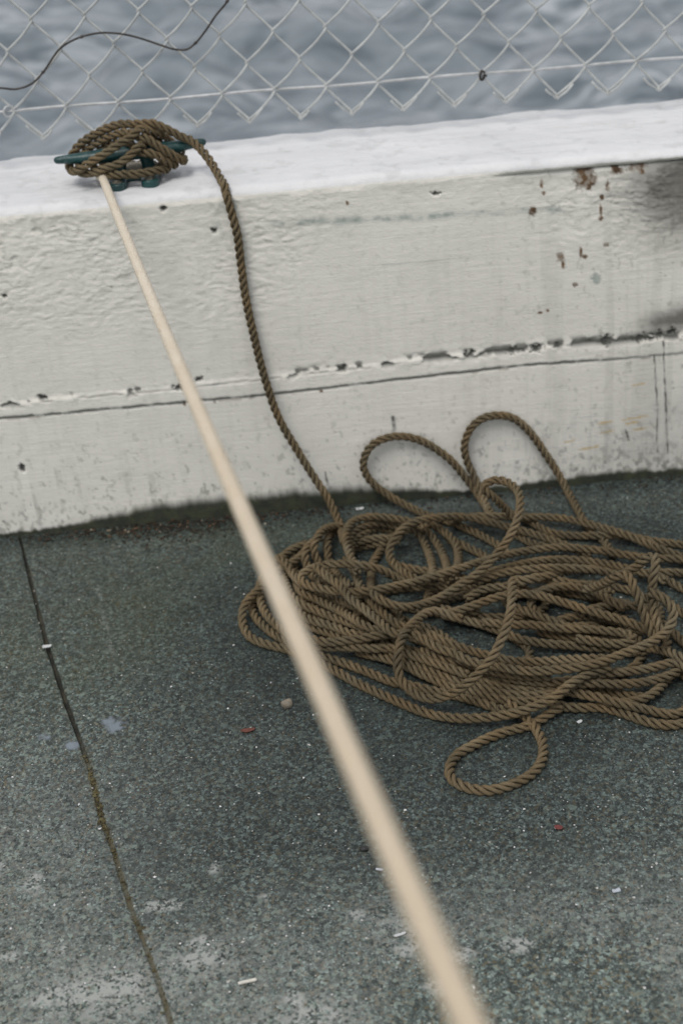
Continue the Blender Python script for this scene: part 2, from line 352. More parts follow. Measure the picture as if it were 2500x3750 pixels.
def build_wall():
    X = axis_x(-.43, .50, .0016, .55, 22)
    zf = np.r_[-.06, np.arange(-.012, HW - .0125, .0016)]
    r = .012; a = np.linspace(0, math.pi / 2, 8)
    yt = np.arange(r + .003, .197, .003)
    prof = [(0., z) for z in zf] + [(r - r * math.cos(t), HW - r + r * math.sin(t)) for t in a] + [(y, HW) for y in yt]
    rb = .007
    prof += [(.204 - rb + rb * math.sin(t), HW - rb + rb * math.cos(t)) for t in np.linspace(0, math.pi / 2, 5)] + [(.204, z) for z in (HW - .03, HW - .1, .2, 0, -.5, -1.2, -2.2)]
    prof = np.array(prof); nf = len(zf); nt = len(prof)
    x, pi = np.meshgrid(X, np.arange(nt), indexing='ij')
    y = prof[pi, 0].copy(); z = prof[pi, 1].copy()
    front = pi < nf + 8; isf = pi < nf
    top = (pi >= nf + 3) & (z > HW - .02) & (pi < nt - 8)
    # weathered plaster: drawn-out ridges near the top, calm further down
    wx = x + .020 * (fbm(x * 22, z * 22, 31, 3) - .5); wz = z + .018 * (fbm(x * 22, z * 22, 37, 3) - .5) - .10 * (x + .2) * sstep(-.05, -.4, x)
    ridge = fbm(wx * 105, wz * 270, 41, 3, .5) - .5
    ridge2 = np.abs(fbm(wx * 50, wz * 150, 47, 4) - .5) * 2
    gouge = (1 - sstep(.02, .16, ridge2)) * sstep(.42, .62, fbm(x * 26, z * 26, 51, 3))
    lo_ = .20 + .11 * sstep(-.06, .06, x) - .07 * sstep(.20, .32, x)
    amp = sstep(lo_, lo_ + .13, z) * (.45 + .55 * sstep(.06, -.12, x) + .45 * sstep(.22, .34, x)) * (1 - .55 * sstep(.50, .75, fbm(x * 9, z * 9, 61, 2)))
    amp = np.maximum(amp, .10)
    d = ridge * .0023 * amp - gouge * .0009 * amp * sstep(.18, .32, z)
    d += (fbm(x * 14, z * 14, 71, 3) - .5) * .0022
    cz = np.interp(x, CRACK[:, 0], CRACK[:, 1]) + .0030 * (fbm(x * 60, x * 0, 81, 3) - .5)
    gz = np.interp(x, GROOVE[:, 0], GROOVE[:, 1]) + .0024 * (fbm(x * 80, x * 0, 82, 4, .6) - .5)
    # the two cold joints of the pours
    gl = np.exp(-((z - gz) / (.0011 + .0014 * fbm(x * 130, x * 0 + 8, 88, 3))) ** 2) * sstep(.34, .58, fbm(x * 75, x * 0 + 3, 83, 4, .6) + .10) * (1 - sstep(.30, .40, x) * .75)
    cb = fbm(x * 70, z * 90, 84, 3)
    dens = .10 + .42 * sstep(.05, .16, x) + .12 * sstep(-.20, -.12, x) * sstep(-.05, -.12, x)
    band = np.exp(-((z - cz) / .0052) ** 2)
    pits = band * sstep(.70 - dens * .45, .80 - dens * .45, cb + .10 * fbm(x * 28, z * 12, 85, 2))
    crack = np.exp(-((z - cz + .0015) / .0010) ** 2) * sstep(.38, .60, fbm(x * 36, x * 0 + 9, 86, 3)) * .9
    flake = np.exp(-((z - cz - .001) / .0075) ** 2) * (fbm(x * 120, z * 150, 87, 3) - .5)
    big = np.zeros_like(x)
    for px, pz, rx, rz, s in ((-.152, .402, .0050, .0045, 1), (-.0999, .3698, .0035, .0035, 2), (-.325, .1850, .0065, .0038, 3), (-.161, .1815, .0085, .0042, 4), (-.138, .1905, .0055, .003, 5), (.033, .1875, .007, .005, 6),
                              (.184, .1905, .0070, .0048, 7), (.236, .1900, .012, .0050, 8), (.262, .1908, .0085, .0055, 9), (.287, .1925, .0065, .0045, 10), (.345, .192, .008, .007, 11), (.388, .1905, .012, .0055, 12), (.408, .1925, .008, .006, 13), (.424, .195, .006, .005, 23),
                              (.150, .389, .006, .002, 14), (.1235, .405, .004, .0015, 15), (-.345, .315, .003, .002, 16), (-.366, .095, .0035, .006, 17), (-.1245, .088, .0028, .0055, 18)):
        big = np.maximum(big, blob(x, z, px, pz, rx, rz, 100 + s, 330.))
    big = np.where(isf, big, 0)
    pits = np.where(isf, np.maximum(pits, 0), 0); gl = np.where(isf, gl, 0); crack = np.where(isf, crack, 0)
    d += np.where(isf, -.0035 * np.maximum(pits, big) - .0018 * gl - .0016 * crack + .0022 * flake, 0)
    d += np.where(isf, .0016 * sstep(-.001, .002, z - gz) * sstep(.004, -.002, z - cz), 0)
    # lip of the coping over the right half
    lip = sstep(.19, .27, x)
    d += lip * .0045 * sstep(HW - .0115, HW - .0085, z) - lip * .0028 * np.exp(-((z - HW + .0125) / .0018) ** 2) * isf
    fade = np.where(front, 1., 0.)
    ztop = np.where(top, (fbm(x * 12, y * 20, 91, 4) - .5) * .0036 + (fbm(x * 60, y * 90, 92, 3) - .5) * .0020, 0.)
    edge = (fbm(x * 24, x * 0 + 5, 93, 4) - .5) * .0075 + (fbm(x * 90, x * 0 + 5, 94, 3) - .5) * .0025
    y = y - d * fade - np.where((pi >= nf) & (pi < nf + 8), edge * .35, 0)
    z = z + ztop + np.where((pi >= nf - 4) & (pi < nf + 8), edge * .28, 0)
    back = (pi >= nt - 12)
    z = z + np.where(back & (pi < nt - 7), (fbm(x * 14, x * 0 + 1, 95, 3) - .5) * .010, 0); y = y + np.where(back, (fbm(x * 9, x * 0 + 2, 96, 3) - .5) * .010, 0)
    # wear masks (each has a shape of its own), plus the lip's painted shadow line
    Z = np.where(isf, z, 9.)
    zz = np.where(pi >= nf, y * .9 + 5., z); n90 = fbm(x * 90, zz * 90, 120, 3); n200 = fbm(x * 210, zz * 160, 121, 3); n30 = fbm(x * 30, zz * 30, 122, 3)
    dirt = np.maximum.reduce([pits * .95, big, gl * .85, crack * .75])
    for xa, za, xb, zb, w in ((.4035, .168, .409, .100, .0009), (.4135, .186, .4245, .032, .0010), (.409, .10, .411, .035, .0006), (-.0, .052, .002, .03, .001), (.0875, .118, .088, .098, .002), (.371, .072, .376, .055, .001)):
        t = np.clip((z - za) / (zb - za), 0, 1); dx = np.abs(x - (xa + (xb - xa) * t) - .0010 * (n30 - .5)); ok = (z < max(za, zb)) & (z > min(za, zb)) & isf
        dirt = np.maximum(dirt, np.where(ok, (1 - sstep(w * .6, w * 1.6, dx)) * (.45 + .5 * sstep(.4, .6, n90)), 0))
    dirt = np.maximum(dirt, np.where(isf, lip * np.exp(-((z - HW + .0125) / .0013) ** 2) * (.35 + .6 * sstep(.27, .36, x)), 0))  # painted shadow line below the overhanging lip
    rust = np.zeros_like(x)
    for cx, cz_, rx, rz, s in ((.3195, .392, .0125, .0150, 1), (.3160, .4005, .009, .008, 2), (.3525, .4025, .0048, .0115, 3), (.3590, .3965, .003, .004, 9), (.3765, .4035, .0105, .009, 4), (.3815, .3985, .004, .008, 8), (.3445, .3795, .0022, .007, 5),
                               (.3380, .3670, .0022, .004, 6), (.2700, .3900, .0022, .005, 10), (.2725, .3790, .002, .003, 11), (.2600, .3585, .0045, .0050, 12), (.3375, .3430, .0028, .0035, 13), (.337, .352, .0015, .008, 14), (.2915, .3030, .0042, .0065, 15),
                               (.2945, .2920, .0022, .0045, 16), (.3145, .3045, .002, .007, 17), (.3195, .2990, .003, .003, 18), (.344, .311, .003, .003, 19), (.267, .2350, .0035, .002, 20), (.276, .2365, .002, .002, 21), (.3085, .2665, .003, .003, 22), (-.1595, .1605, .0018, .003, 23), (-.124, .159, .0018, .0022, 24), (.004, .160, .003, .0018, 25), (.052, .388, .0015, .003, 26)):
        rust = np.maximum(rust, blob(x, Z, cx, cz_, rx * 1.1, rz * 1.1, 200 + s, 260., 1.2) * (.65 + .45 * sstep(.35, .6, n200)))
    rust = np.maximum(rust, np.where(isf, .45 * np.exp(-((z - gz + .0022) / .0016) ** 2) * sstep(.60, .72, fbm(x * 60, x * 0 + 7, 123, 3)), 0))
    soot = .80 * gauss2(x, Z, .430, .352, .046, .050) + .30 * gauss2(x, Z, .40, .375, .055, .035) + .35 * gauss2(x, Z, .450, .395, .06, .03) + .85 * gauss2(x, Z, .405, .2095, .021, .013) + .85 * gauss2(x, Z, .440, .213, .020, .017)
    soot = soot + .26 * gauss2(x, Z, .43, .05, .14, .08)
    soot = np.clip(soot * (.70 + .6 * n30) * (.82 + .36 * n200), 0, .92)
    teal = np.where(isf, np.exp(-((z - (.3715 - .045 * (x + .02) + .004 * (n30 - .5))) / .0042) ** 2) * sstep(-.06, .0, x) * sstep(.34, .26, x) * (.35 + .65 * sstep(.42, .62, n90)), 0)
    teal = np.maximum(teal, blob(x, Z, .333, .2715, .0065, .007, 301, 220.)); teal = np.maximum(teal, .8 * blob(x, Z, -.079, .398, .012, .012, 302, 120.) * sstep(.40, .62, n200))
    teal = np.maximum(teal, .5 * np.where(isf, gauss2(x, z, -.085, .385, .022, .035) * sstep(.48, .60, n200), 0))
    teal = np.maximum(teal, np.where(isf, .55 * np.exp(-((z - (.3118 - .006 * x)) / .0007) ** 2) * sstep(.06, .10, x) * sstep(.24, .18, x), 0))
    cap_t = np.where(top, blob(x, y, -.236, .046, .012, .004, 303, 150.) * .6, 0); teal = np.maximum(teal, cap_t)
    yel = np.zeros_like(x)
    for cx, cz_, rx, rz in ((.388, .1305, .013, .0014), (.379, .0795, .011, .0018), (.386, .0862, .020, .0010), (.391, .0700, .013, .0012), (.345, .0830, .009, .0022), (.350, .0705, .013, .0012), (.327, .0500, .011, .0016), (.302, .062, .008, .001)):
        yel = np.maximum(yel, np.where(isf, blob(x - 0, z - .10 * (x - cx), cx, cz_, rx, rz, int(cx * 9000), 200.), 0))
    low = sstep(.17, .02, Z); rgt = sstep(.12, .38, x); lft = sstep(-.05, -.35, x)
    grime = np.where(isf, sstep(.665 - .05 * low * (.4 + rgt) - .03 * rgt, .72 - .04 * low, n200 * .75 + n90 * .25) * (.22 + .45 * np.maximum(low, .5 * rgt)), 0)
    streak = fbm(x * 150, z * 9, 124, 3)
    grime = np.maximum(grime, np.where(isf, .75 * sstep(.60, .74, streak) * sstep(.15, .04, z) * (.20 + .45 * rgt + .30 * lft) * sstep(.40, .60, n90), 0))
    grime = np.maximum(grime, np.where(isf, .28 * sstep(.50, .70, n30) * rgt * sstep(.16, .02, z) * sstep(.45, .62, n200), 0))
    vst = fbm(x * 120, z * 3.5, 127, 3); grime = np.maximum(grime, np.where(isf, .20 * sstep(.54, .74, vst) * sstep(.42, .30, z) * (.35 + .65 * rgt), 0))
    grime = np.maximum(grime, np.where(isf, .55 * np.clip(-ridge * 2.0 - .22, 0, 1) * amp + .35 * gouge * amp * sstep(.2, .33, z), 0))
    grime = np.maximum(grime, np.where(isf, .30 * sstep(HW - .035, HW - .006, z) * sstep(.35, .65, n30), 0))
    grime = np.maximum(grime, np.where(top, .20 * sstep(.52, .72, n90) * sstep(.40, .62, n30) + 0.12 * sstep(.55, .70, fbm(x * 14, y * 120, 131, 3)), 0))
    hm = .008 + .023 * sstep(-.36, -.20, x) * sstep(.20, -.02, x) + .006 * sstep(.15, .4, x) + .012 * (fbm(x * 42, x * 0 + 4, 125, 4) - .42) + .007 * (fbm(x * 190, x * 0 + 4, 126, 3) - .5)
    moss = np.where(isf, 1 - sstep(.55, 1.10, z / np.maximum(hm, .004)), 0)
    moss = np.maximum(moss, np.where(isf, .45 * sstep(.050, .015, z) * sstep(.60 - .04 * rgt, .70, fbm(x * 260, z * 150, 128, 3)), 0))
    capm = np.where((pi >= nf + 2) & (pi < nt - 7), 1., 0.)
    capm = np.maximum(capm, np.where(isf, sstep(HW - .012 + edge * .6, HW - .007 + edge * .6, z), 0))
    A = dict(dirt=dirt, rust=rust, soot=soot, teal=teal, yel=yel, grime=grime, moss=moss, cap=capm)
    V = np.stack([x, y, z], -1).reshape(-1, 3)
    F = grid_faces(*x.shape)[:, ::-1]
    o = mesh_obj('sea_wall', V, F, M_WALL, attrs={k: v.ravel() for k, v in A.items()})
    tag(o, 'low white painted concrete wall with cracked joint lines, rust stains and a bright white coping', 'wall')
build_wall()

# ------------------------------------------------------------------ ground
JOINT = np.array([(-.3862, .0), (-.3753, -.0428), (-.3513, -.1348), (-.3212, -.2498), (-.2924, -.345), (-.2679, -.4206), (-.2552, -.4627), (-.2325, -.5528), (-.223, -.58), (-.201, -.6558), (-.1804, -.7175), (-.1591, -.7883), (-.03, -1.2), (2.1, -8.)])
def joint_x(y): return np.interp(-y, -JOINT[:, 1], JOINT[:, 0])
def ground_h(x, y): return (fbm(x * 9, y * 9, 400, 3) - .5) * .0020
def build_ground():
    half = np.r_[np.arange(0, .006, .0006), .006 + np.cumsum(np.geomspace(.0008, .004, 12))]
    half = np.r_[half, np.arange(half[-1] + .004, 1.0, .004)]; half = np.r_[half, half[-1] + np.cumsum(np.geomspace(.005, 1.2, 22))]
    A = np.r_[-half[:0:-1], half]
    Y = np.r_[.15, np.arange(.012, -1.0, -.004)]; Y = np.r_[Y, Y[-1] - np.cumsum(np.geomspace(.005, 1.2, 24))]
    a, y = np.meshgrid(A, Y, indexing='ij')
    x = a + joint_x(y) - 0.
    w = .0017 + .0009 * (fbm(y * 60, y * 0, 410, 3) - .5)
    w = w * (.7 + .5 * sstep(-.02, -.10, y))
    jit = .0016 * (fbm(y * 45, y * 0 + 2, 411, 3) - .5)
    dist = np.abs(a - jit)
    inside = 1 - sstep(w * .75, w * 1.35, dist)
    fill = sstep(-.40, -.48, y)
    z = ground_h(x, y) - inside * (.0050 - .0038 * fill) - .0012 * np.exp(-(dist / .006) ** 2)
    nA = fbm(x * 5, y * 5, 420, 4); nB = fbm(x * 22, y * 22, 421, 4); nC = fbm(x * 70, y * 70, 422, 3)
    moss = np.clip(2.2 * gauss2(x, y, -.285, -.20, .085, .12) + .8 * gauss2(x, y, -.10, -.075, .13, .06) + .45 * gauss2(x, y, -.22, -.07, .15, .06), 0, 1) * sstep(.30, .60, nB * .6 + nA * .4)
    damp_shade = np.clip(sstep(-.055, -.004, y) * (.45 + .8 * nB) + 1.0 * np.minimum(1, 2.4 * gauss2(x, y, .20, -.275, .33, .19)) * (.8 + .3 * nA) + .16 * sstep(-.30, -.05, y) + .45 * gauss2(x, y, .05, -.58, .32, .13) * (.5 + nA) + .25 * gauss2(x, y, -.12, -.15, .3, .12), 0, 1)  # damp, plus painted shade under and around the rope coil
    pale = np.clip(.5 * sstep(-.60, -.78, y) * sstep(.38, .60, nA) + gauss2(x, y, -.222, -.752, .045, .028) + .9 * gauss2(x, y, -.137, -.722, .022, .015) + .9 * gauss2(x, y, -.05, -.80, .035, .02) + .6 * gauss2(x, y, .03, -.71, .03, .03) + .35 * sstep(-.10, -.30, x) * sstep(-.35, -.6, y)
                   + .8 * gauss2(x, y, .10, -.02, .10, .012) + .5 * gauss2(x, y, .24, -.03, .10, .012), 0, 1)
    for cx, cy, rx, ry, s in ((-.228, -.749, .034, .012, 1), (-.205, -.740, .016, .008, 2), (-.1388, -.7251, .015, .008, 3), (-.140, -.712, .008, .012, 4), (-.050, -.795, .018, .010, 5), (-.065, -.775, .010, .007, 6), (.045, -.705, .011, .010, 7), (.030, -.735, .008, .006, 8), (.068, -.745, .014, .006, 9), (.052, -.775, .012, .006, 10),
                              (-.010, -.690, .008, .005, 11), (-.17, -.66, .012, .006, 12), (-.13, -.62, .006, .005, 13), (-.29, -.62, .010, .009, 14), (-.33, -.60, .008, .012, 15), (-.26, -.70, .010, .006, 16), (.02, -.60, .007, .004, 17), (-.085, -.66, .006, .005, 18), (-.30, -.70, .012, .006, 19), (.12, -.74, .010, .006, 20), (-.10, -.80, .012, .008, 21)):
        pale = np.maximum(pale, 1.5 * blob(x, y, cx, cy, rx * 1.2, ry * 1.2, 460 + s, 60.))
    ghost = np.exp(-(((x + .276) - (-(y + .138)) * .205) / .0016) ** 2) * sstep(-.12, -.15, y) * sstep(-.315, -.29, y); pale = np.maximum(pale, .9 * ghost)
    spot = np.zeros_like(x)
    for cx, cy, rx, ry, s in ((-.2345, -.4025, .0115, .011, 1), (-.2415, -.394, .006, .008, 4), (-.2746, -.4278, .0085, .007, 2), (-.304, -.4111, .007, .006, 3)): spot = np.maximum(spot, blob(x, y, cx, cy, rx, ry, 430 + s, 110.))
    film = np.clip(sstep(-.36, -.05, y) * .75 + .4 * gauss2(x, y, .15, -.3, .3, .15), 0, .85) * (.6 + .6 * nB)
    worn = np.clip(sstep(-.50, -.85, y) * (.75 + .6 * nA) + .5 * sstep(-.10, -.34, x) * sstep(-.22, -.45, y) * (.4 + nA) - .25, 0, 1)
    crev = np.maximum(inside, .45 * np.exp(-(dist / .0036) ** 2) * sstep(.4, .6, nC)) * (1 - .65 * fill)
    silt = np.maximum(inside * fill * .75, .8 * np.exp(-(dist / .0048) ** 2) * fill * sstep(-.62, -.52, y) * sstep(.35, .55, nC) * .8)
    V = np.stack([x, y, z], -1).reshape(-1, 3)
    at = dict(moss=moss, damp_shade=damp_shade, pale=pale, spot=spot, film=film, worn=worn, crevice=crev, silt=silt)
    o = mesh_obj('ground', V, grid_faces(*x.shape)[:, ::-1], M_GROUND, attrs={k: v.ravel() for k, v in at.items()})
    tag(o, 'dark weathered concrete quay with a narrow joint running away from the wall', 'ground', kind='structure')
build_ground()

# ------------------------------------------------------------------ water
def build_water():
    c = np.arange(-5., 5.001, .05); c = np.r_[c[0] - np.cumsum(np.geomspace(.06, 60, 26))[::-1], c, c[-1] + np.cumsum(np.geomspace(.06, 60, 26))]
    yy = np.arange(5., 16., .05); yy = np.r_[.21, 1., 2., 3., 4., 4.5, yy, yy[-1] + np.cumsum(np.geomspace(.06, 60, 26))]
    x, y = np.meshgrid(c, yy, indexing='ij'); z = np.zeros_like(x); r2 = np.random.RandomState(3)
    for i in range(22):
        lam = .45 * (6.5 ** r2.rand()); th = math.radians(70 + 55 * r2.randn()); k = 2 * math.pi / lam; ph = r2.rand() * 6.28
        kx, ky = k * math.cos(th), k * math.sin(th)
        z += lam * .0125 * np.sin(kx * x + ky * y + ph + .8 * np.sin(.31 * kx * y + ph))
    z *= 1.7 * sstep(70, 12, np.abs(x)) * sstep(120, 16, y)
    o = mesh_obj('water', np.stack([x, y, z - 1.55], -1).reshape(-1, 3), grid_faces(*x.shape), M_WATER)
    tag(o, 'grey choppy water behind the wall', 'water', kind='structure')
build_water()

# ------------------------------------------------------------------ brown rope
R = .0052
STR = [(n, g, np.array(p, float).reshape(-1, 3) * 1e-4) for n, g, p in [
('f','coil',[1163,-3355,52,1116,-3391,52,1063,-3407,52,985,-3401,52,908,-3378,52,835,-3346,52,782,-3317,52,714,-3275,52,649,-3228,52,602,-3190,52,541,-3137,52,485,-3080,52,431,-3020,52,394,-2973,52,350,-2906,52,313,-2835,52,295,-2778,52,292,-2701,52,326,-2638,52,394,-2610,52,453,-2611,52,530,-2630,52,605,-2659,52,658,-2686,52,728,-2727,52,794,-2773,52,857,-2822,52,902,-2862,52,960,-2917,52,1015,-2976,52,1053,-3023,52,1100,-3088,52,1139,-3158,52,1167,-3232,52,1173,-3290,52,1167,-3350,52]),
('f','coil',[2789,-2619,52,2834,-2660,52,2876,-2702,52,2926,-2764,52,2963,-2834,52,2977,-2910,52,2970,-2968,52,2935,-3036,52,2874,-3084,52,2801,-3114,52,2742,-3125,52,2662,-3130,52,2583,-3126,52,2523,-3117,52,2445,-3101,52,2368,-3078,52,2293,-3049,52,2239,-3024,52,2168,-2987,52,2101,-2944,52,2053,-2908,52,1993,-2855,52,1940,-2795,52,1899,-2727,52,1877,-2672,52,1872,-2595,52,1895,-2521,52,1947,-2464,52,1998,-2435,52,2074,-2411,52,2153,-2402,52,2213,-2402,52,2292,-2409,52,2371,-2423,52,2448,-2443,52,2505,-2463,52,2579,-2493,52,2651,-2529,52,2719,-2571,52,2767,-2606,52,2816,-2642,52]),
('f','coil',[1456,-2750,52,1400,-2726,52,1346,-2702,52,1274,-2666,52,1206,-2625,52,1157,-2590,52,1097,-2537,52,1046,-2476,52,1009,-2406,52,997,-2349,52,1008,-2273,52,1049,-2208,52,1096,-2173,52,1168,-2141,52,1246,-2122,52,1305,-2114,52,1385,-2111,52,1465,-2114,52,1525,-2121,52,1604,-2135,53,1681,-2155,55,1737,-2176,58,1808,-2212,65,1874,-2256,76,1935,-2306,90,1978,-2346,100,2039,-2398,109,2104,-2443,107,2154,-2475,99,2213,-2526,86,2253,-2590,75,2261,-2646,72,2242,-2721,76,2201,-2788,85,2160,-2830,94,2095,-2873,105,2021,-2895,106,1962,-2896,101,1884,-2883,89,1808,-2862,75,1732,-2838,65,1675,-2821,59,1599,-2797,55,1523,-2772,53,1467,-2752,52,1409,-2732,52]),
('f','coil',[339,-2581,124,303,-2627,118,256,-2653,110,183,-2653,95,111,-2624,80,60,-2594,71,-5,-2548,61,-67,-2498,56,-125,-2443,53,-165,-2398,52,-213,-2335,52,-255,-2267,52,-281,-2213,52,-308,-2138,52,-324,-2060,52,-326,-2000,52,-311,-1923,52,-272,-1857,52,-208,-1815,52,-151,-1804,52,-73,-1813,52,1,-1840,52,53,-1870,52,117,-1918,52,174,-1973,52,213,-2019,52,259,-2084,53,297,-2154,55,326,-2229,60,341,-2286,66,354,-2364,76,355,-2443,88,349,-2501,97,339,-2561,107]),
('f','coil',[3009,-3867,52,2960,-3904,52,2913,-3940,52,2849,-3988,52,2782,-4030,52,2709,-4064,52,2652,-4082,52,2574,-4100,52,2495,-4111,52,2415,-4117,52,2355,-4119,52,2275,-4120,52,2195,-4118,52,2135,-4113,52,2055,-4105,52,1976,-4094,52,1897,-4080,52,1838,-4068,52,1760,-4050,52,1683,-4030,52,1625,-4014,52,1548,-3990,52,1472,-3965,52,1397,-3937,52,1341,-3915,52,1267,-3885,52,1194,-3852,52,1122,-3818,52,1068,-3791,52,997,-3754,52,927,-3715,52,875,-3684,52,807,-3642,52,740,-3599,52,674,-3553,52,626,-3517,52,563,-3467,52,502,-3416,52,441,-3363,52,397,-3323,52,340,-3266,52,286,-3207,52,248,-3161,52,201,-3097,52,157,-3030,52,115,-2961,54,85,-2909,56,50,-2838,64,25,-2764,79,19,-2689,99,26,-2631,112,46,-2555,119,71,-2479,114,96,-2426,108,142,-2363,104,205,-2318,108,279,-2291,119,334,-2270,122,402,-2231,114,466,-2186,98,516,-2156,85,587,-2123,72,663,-2102,64,742,-2096,63,801,-2102,67,878,-2120,77,953,-2144,91,1028,-2170,103,1085,-2185,109,1164,-2196,108,1243,-2200,100,1303,-2200,93,1382,-2202,81,1461,-2207,71,1540,-2220,64,1597,-2236,63,1671,-2267,66,1740,-2306,74,1805,-2351,86,1853,-2386,96,1916,-2434,108,1981,-2480,118,2030,-2513,123,2097,-2557,128,2165,-2600,131,2234,-2639,130,2288,-2662,124,2363,-2683,107,2438,-2703,87,2511,-2732,72,2561,-2762,67,2621,-2814,67,2673,-2874,75,2708,-2922,83,2751,-2988,96,2796,-3053,106,2849,-3113,106,2892,-3153,98,2949,-3207,84,3000,-3266,69,3031,-3317,61,3064,-3389,55,3087,-3465,53,3102,-3544,52,3105,-3603,52,3093,-3681,52,3064,-3755,52,3022,-3823,52,2989,-3872,52,2956,-3923,52]),
('f','coil',[1624,-3011,52,1667,-3055,52,1708,-3098,52,1763,-3156,52,1815,-3217,52,1861,-3282,52,1892,-3333,52,1926,-3405,52,1943,-3482,52,1936,-3559,52,1913,-3612,52,1856,-3660,52,1781,-3683,52,1722,-3689,52,1642,-3686,52,1563,-3674,52,1485,-3656,52,1427,-3641,52,1351,-3616,53,1276,-3589,54,1201,-3562,58,1145,-3542,62,1069,-3515,69,995,-3487,78,921,-3457,87,867,-3432,92,797,-3394,98,729,-3353,102,679,-3319,105,614,-3272,107,552,-3222,108,493,-3169,109,450,-3127,108,395,-3069,107,342,-3008,105,293,-2945,106,257,-2897,110,212,-2833,122,184,-2765,143,188,-2712,160,228,-2651,174,295,-2614,176,366,-2583,165,417,-2555,148,484,-2520,122,554,-2493,97,629,-2479,76,687,-2479,65,765,-2491,57,841,-2515,54,915,-2546,53,969,-2572,54,1040,-2609,55,1110,-2648,56,1162,-2678,57,1230,-2719,57,1298,-2762,56,1365,-2806,55,1414,-2840,54,1478,-2889,53,1539,-2940,52,1599,-2993,52,1643,-3033,52,1689,-3073,52]),
('f','coil',[577,-3144,183,519,-3164,180,463,-3173,174,386,-3162,164,312,-3133,153,243,-3095,143,192,-3063,136,128,-3015,127,68,-2963,118,13,-2906,107,-25,-2860,98,-73,-2797,85,-119,-2733,74,-163,-2667,64,-197,-2617,59,-240,-2549,55,-280,-2480,54,-317,-2409,56,-342,-2354,60,-367,-2280,70,-379,-2203,87,-371,-2127,104,-348,-2074,111,-300,-2011,113,-238,-1964,109,-164,-1936,102,-106,-1930,99,-29,-1944,101,42,-1979,109,104,-2026,122,147,-2067,134,200,-2125,150,250,-2185,166,301,-2246,179,341,-2290,185,395,-2350,188,447,-2410,188,498,-2472,185,536,-2518,179,584,-2581,166,627,-2646,147,659,-2716,128,672,-2773,117,673,-2851,109,659,-2929,111,628,-3001,121,598,-3051,132,566,-3101,146]),
('f','coil',[2232,-2581,187,2280,-2545,175,2326,-2510,163,2389,-2463,146,2455,-2422,128,2525,-2387,109,2579,-2367,95,2655,-2347,79,2733,-2339,66,2812,-2345,58,2870,-2358,55,2946,-2384,53,3019,-2417,52,3088,-2457,52,3138,-2490,52,3201,-2539,52,3260,-2593,52,3313,-2653,52,3349,-2701,52,3388,-2771,52,3418,-2845,52,3435,-2922,52,3436,-2982,52,3422,-3060,54,3394,-3134,57,3351,-3201,62,3312,-3245,69,3253,-3298,80,3190,-3346,93,3121,-3383,104,3065,-3397,107,2987,-3395,99,2911,-3376,85,2837,-3350,72,2781,-3328,65,2706,-3301,58,2631,-3273,57,2556,-3245,59,2500,-3224,64,2426,-3195,74,2353,-3163,87,2283,-3128,102,2233,-3097,115,2172,-3049,133,2122,-2990,150,2087,-2921,164,2075,-2864,172,2081,-2786,180,2109,-2714,188,2159,-2655,197,2207,-2622,202,2260,-2591,205]),
('G11','coil',[2078,-1060,52,2122,-1103,52,2163,-1145,52,2213,-1207,52,2256,-1275,52,2287,-1326,52,2339,-1386,52,2385,-1423,52,2457,-1455,52,2535,-1467,52,2593,-1463,52,2654,-1453,52]),
('RR2','coil',[3443,-2579,52,3476,-2631,52,3505,-2682,52,3537,-2755,52,3565,-2831,52,3593,-2906,52,3616,-2961,52,3650,-3034,52,3685,-3106,52,3710,-3160,52,3743,-3234,52,3772,-3308,52,3797,-3385,52,3812,-3443,52,3829,-3521,52,3844,-3600,52,3854,-3679,52,3858,-3739,52,3856,-3819,52,3844,-3898,52,3828,-3956,52,3801,-4031,52,3768,-4105,52,3734,-4177,52,3709,-4231,52,3683,-4287,52]),
('RR4','coil',[3339,-3260,124,3379,-3305,108,3417,-3347,91,3463,-3410,72,3498,-3481,60,3525,-3557,54,3543,-3615,53,3568,-3692,52,3591,-3770,52,3606,-3849,52,3610,-3909,52,3603,-3989,52,3584,-4068,52,3561,-4145,52,3542,-4202,52,3524,-4261,52]),
('RRv','coil',[3318,-3337,74,3334,-3377,72,3360,-3451,66,3371,-3510,61,3365,-3590,56,3348,-3648,54,3315,-3719,53,3295,-3758,52]),
('D1','coil',[394,-3217,150,441,-3256,141,487,-3291,130,550,-3338,116,612,-3390,108,669,-3445,107,711,-3489,110,768,-3546,116,827,-3599,122,890,-3650,126,937,-3687,128,1000,-3736,129,1063,-3787,129,1111,-3824,128,1175,-3872,126,1240,-3919,121,1307,-3963,113,1358,-3995,105,1428,-4032,93,1501,-4063,81,1576,-4090,71,1633,-4108,65,1710,-4130,59,1788,-4150,55,1847,-4163,54,1926,-4177,55,2005,-4190,59,2085,-4202,66,2144,-4209,73,2223,-4210,86,2301,-4199,100,2378,-4178,111,2433,-4158,118,2490,-4135,122]),
('D2','coil',[440,-3343,130,484,-3386,130,527,-3428,130,585,-3484,130,644,-3539,130,689,-3579,129,749,-3633,127,809,-3686,124,855,-3726,120,917,-3777,113,981,-3826,106,1030,-3860,101,1098,-3903,95,1166,-3946,92,1217,-3980,90,1283,-4025,87,1334,-4059,85,1403,-4099,80,1475,-4134,73,1531,-4158,68,1606,-4186,62,1683,-4209,59,1742,-4224,58,1820,-4241,60,1900,-4255,65,1959,-4265,70,2039,-4275,78,2119,-4280,86,2178,-4280,90,2240,-4278,94]),
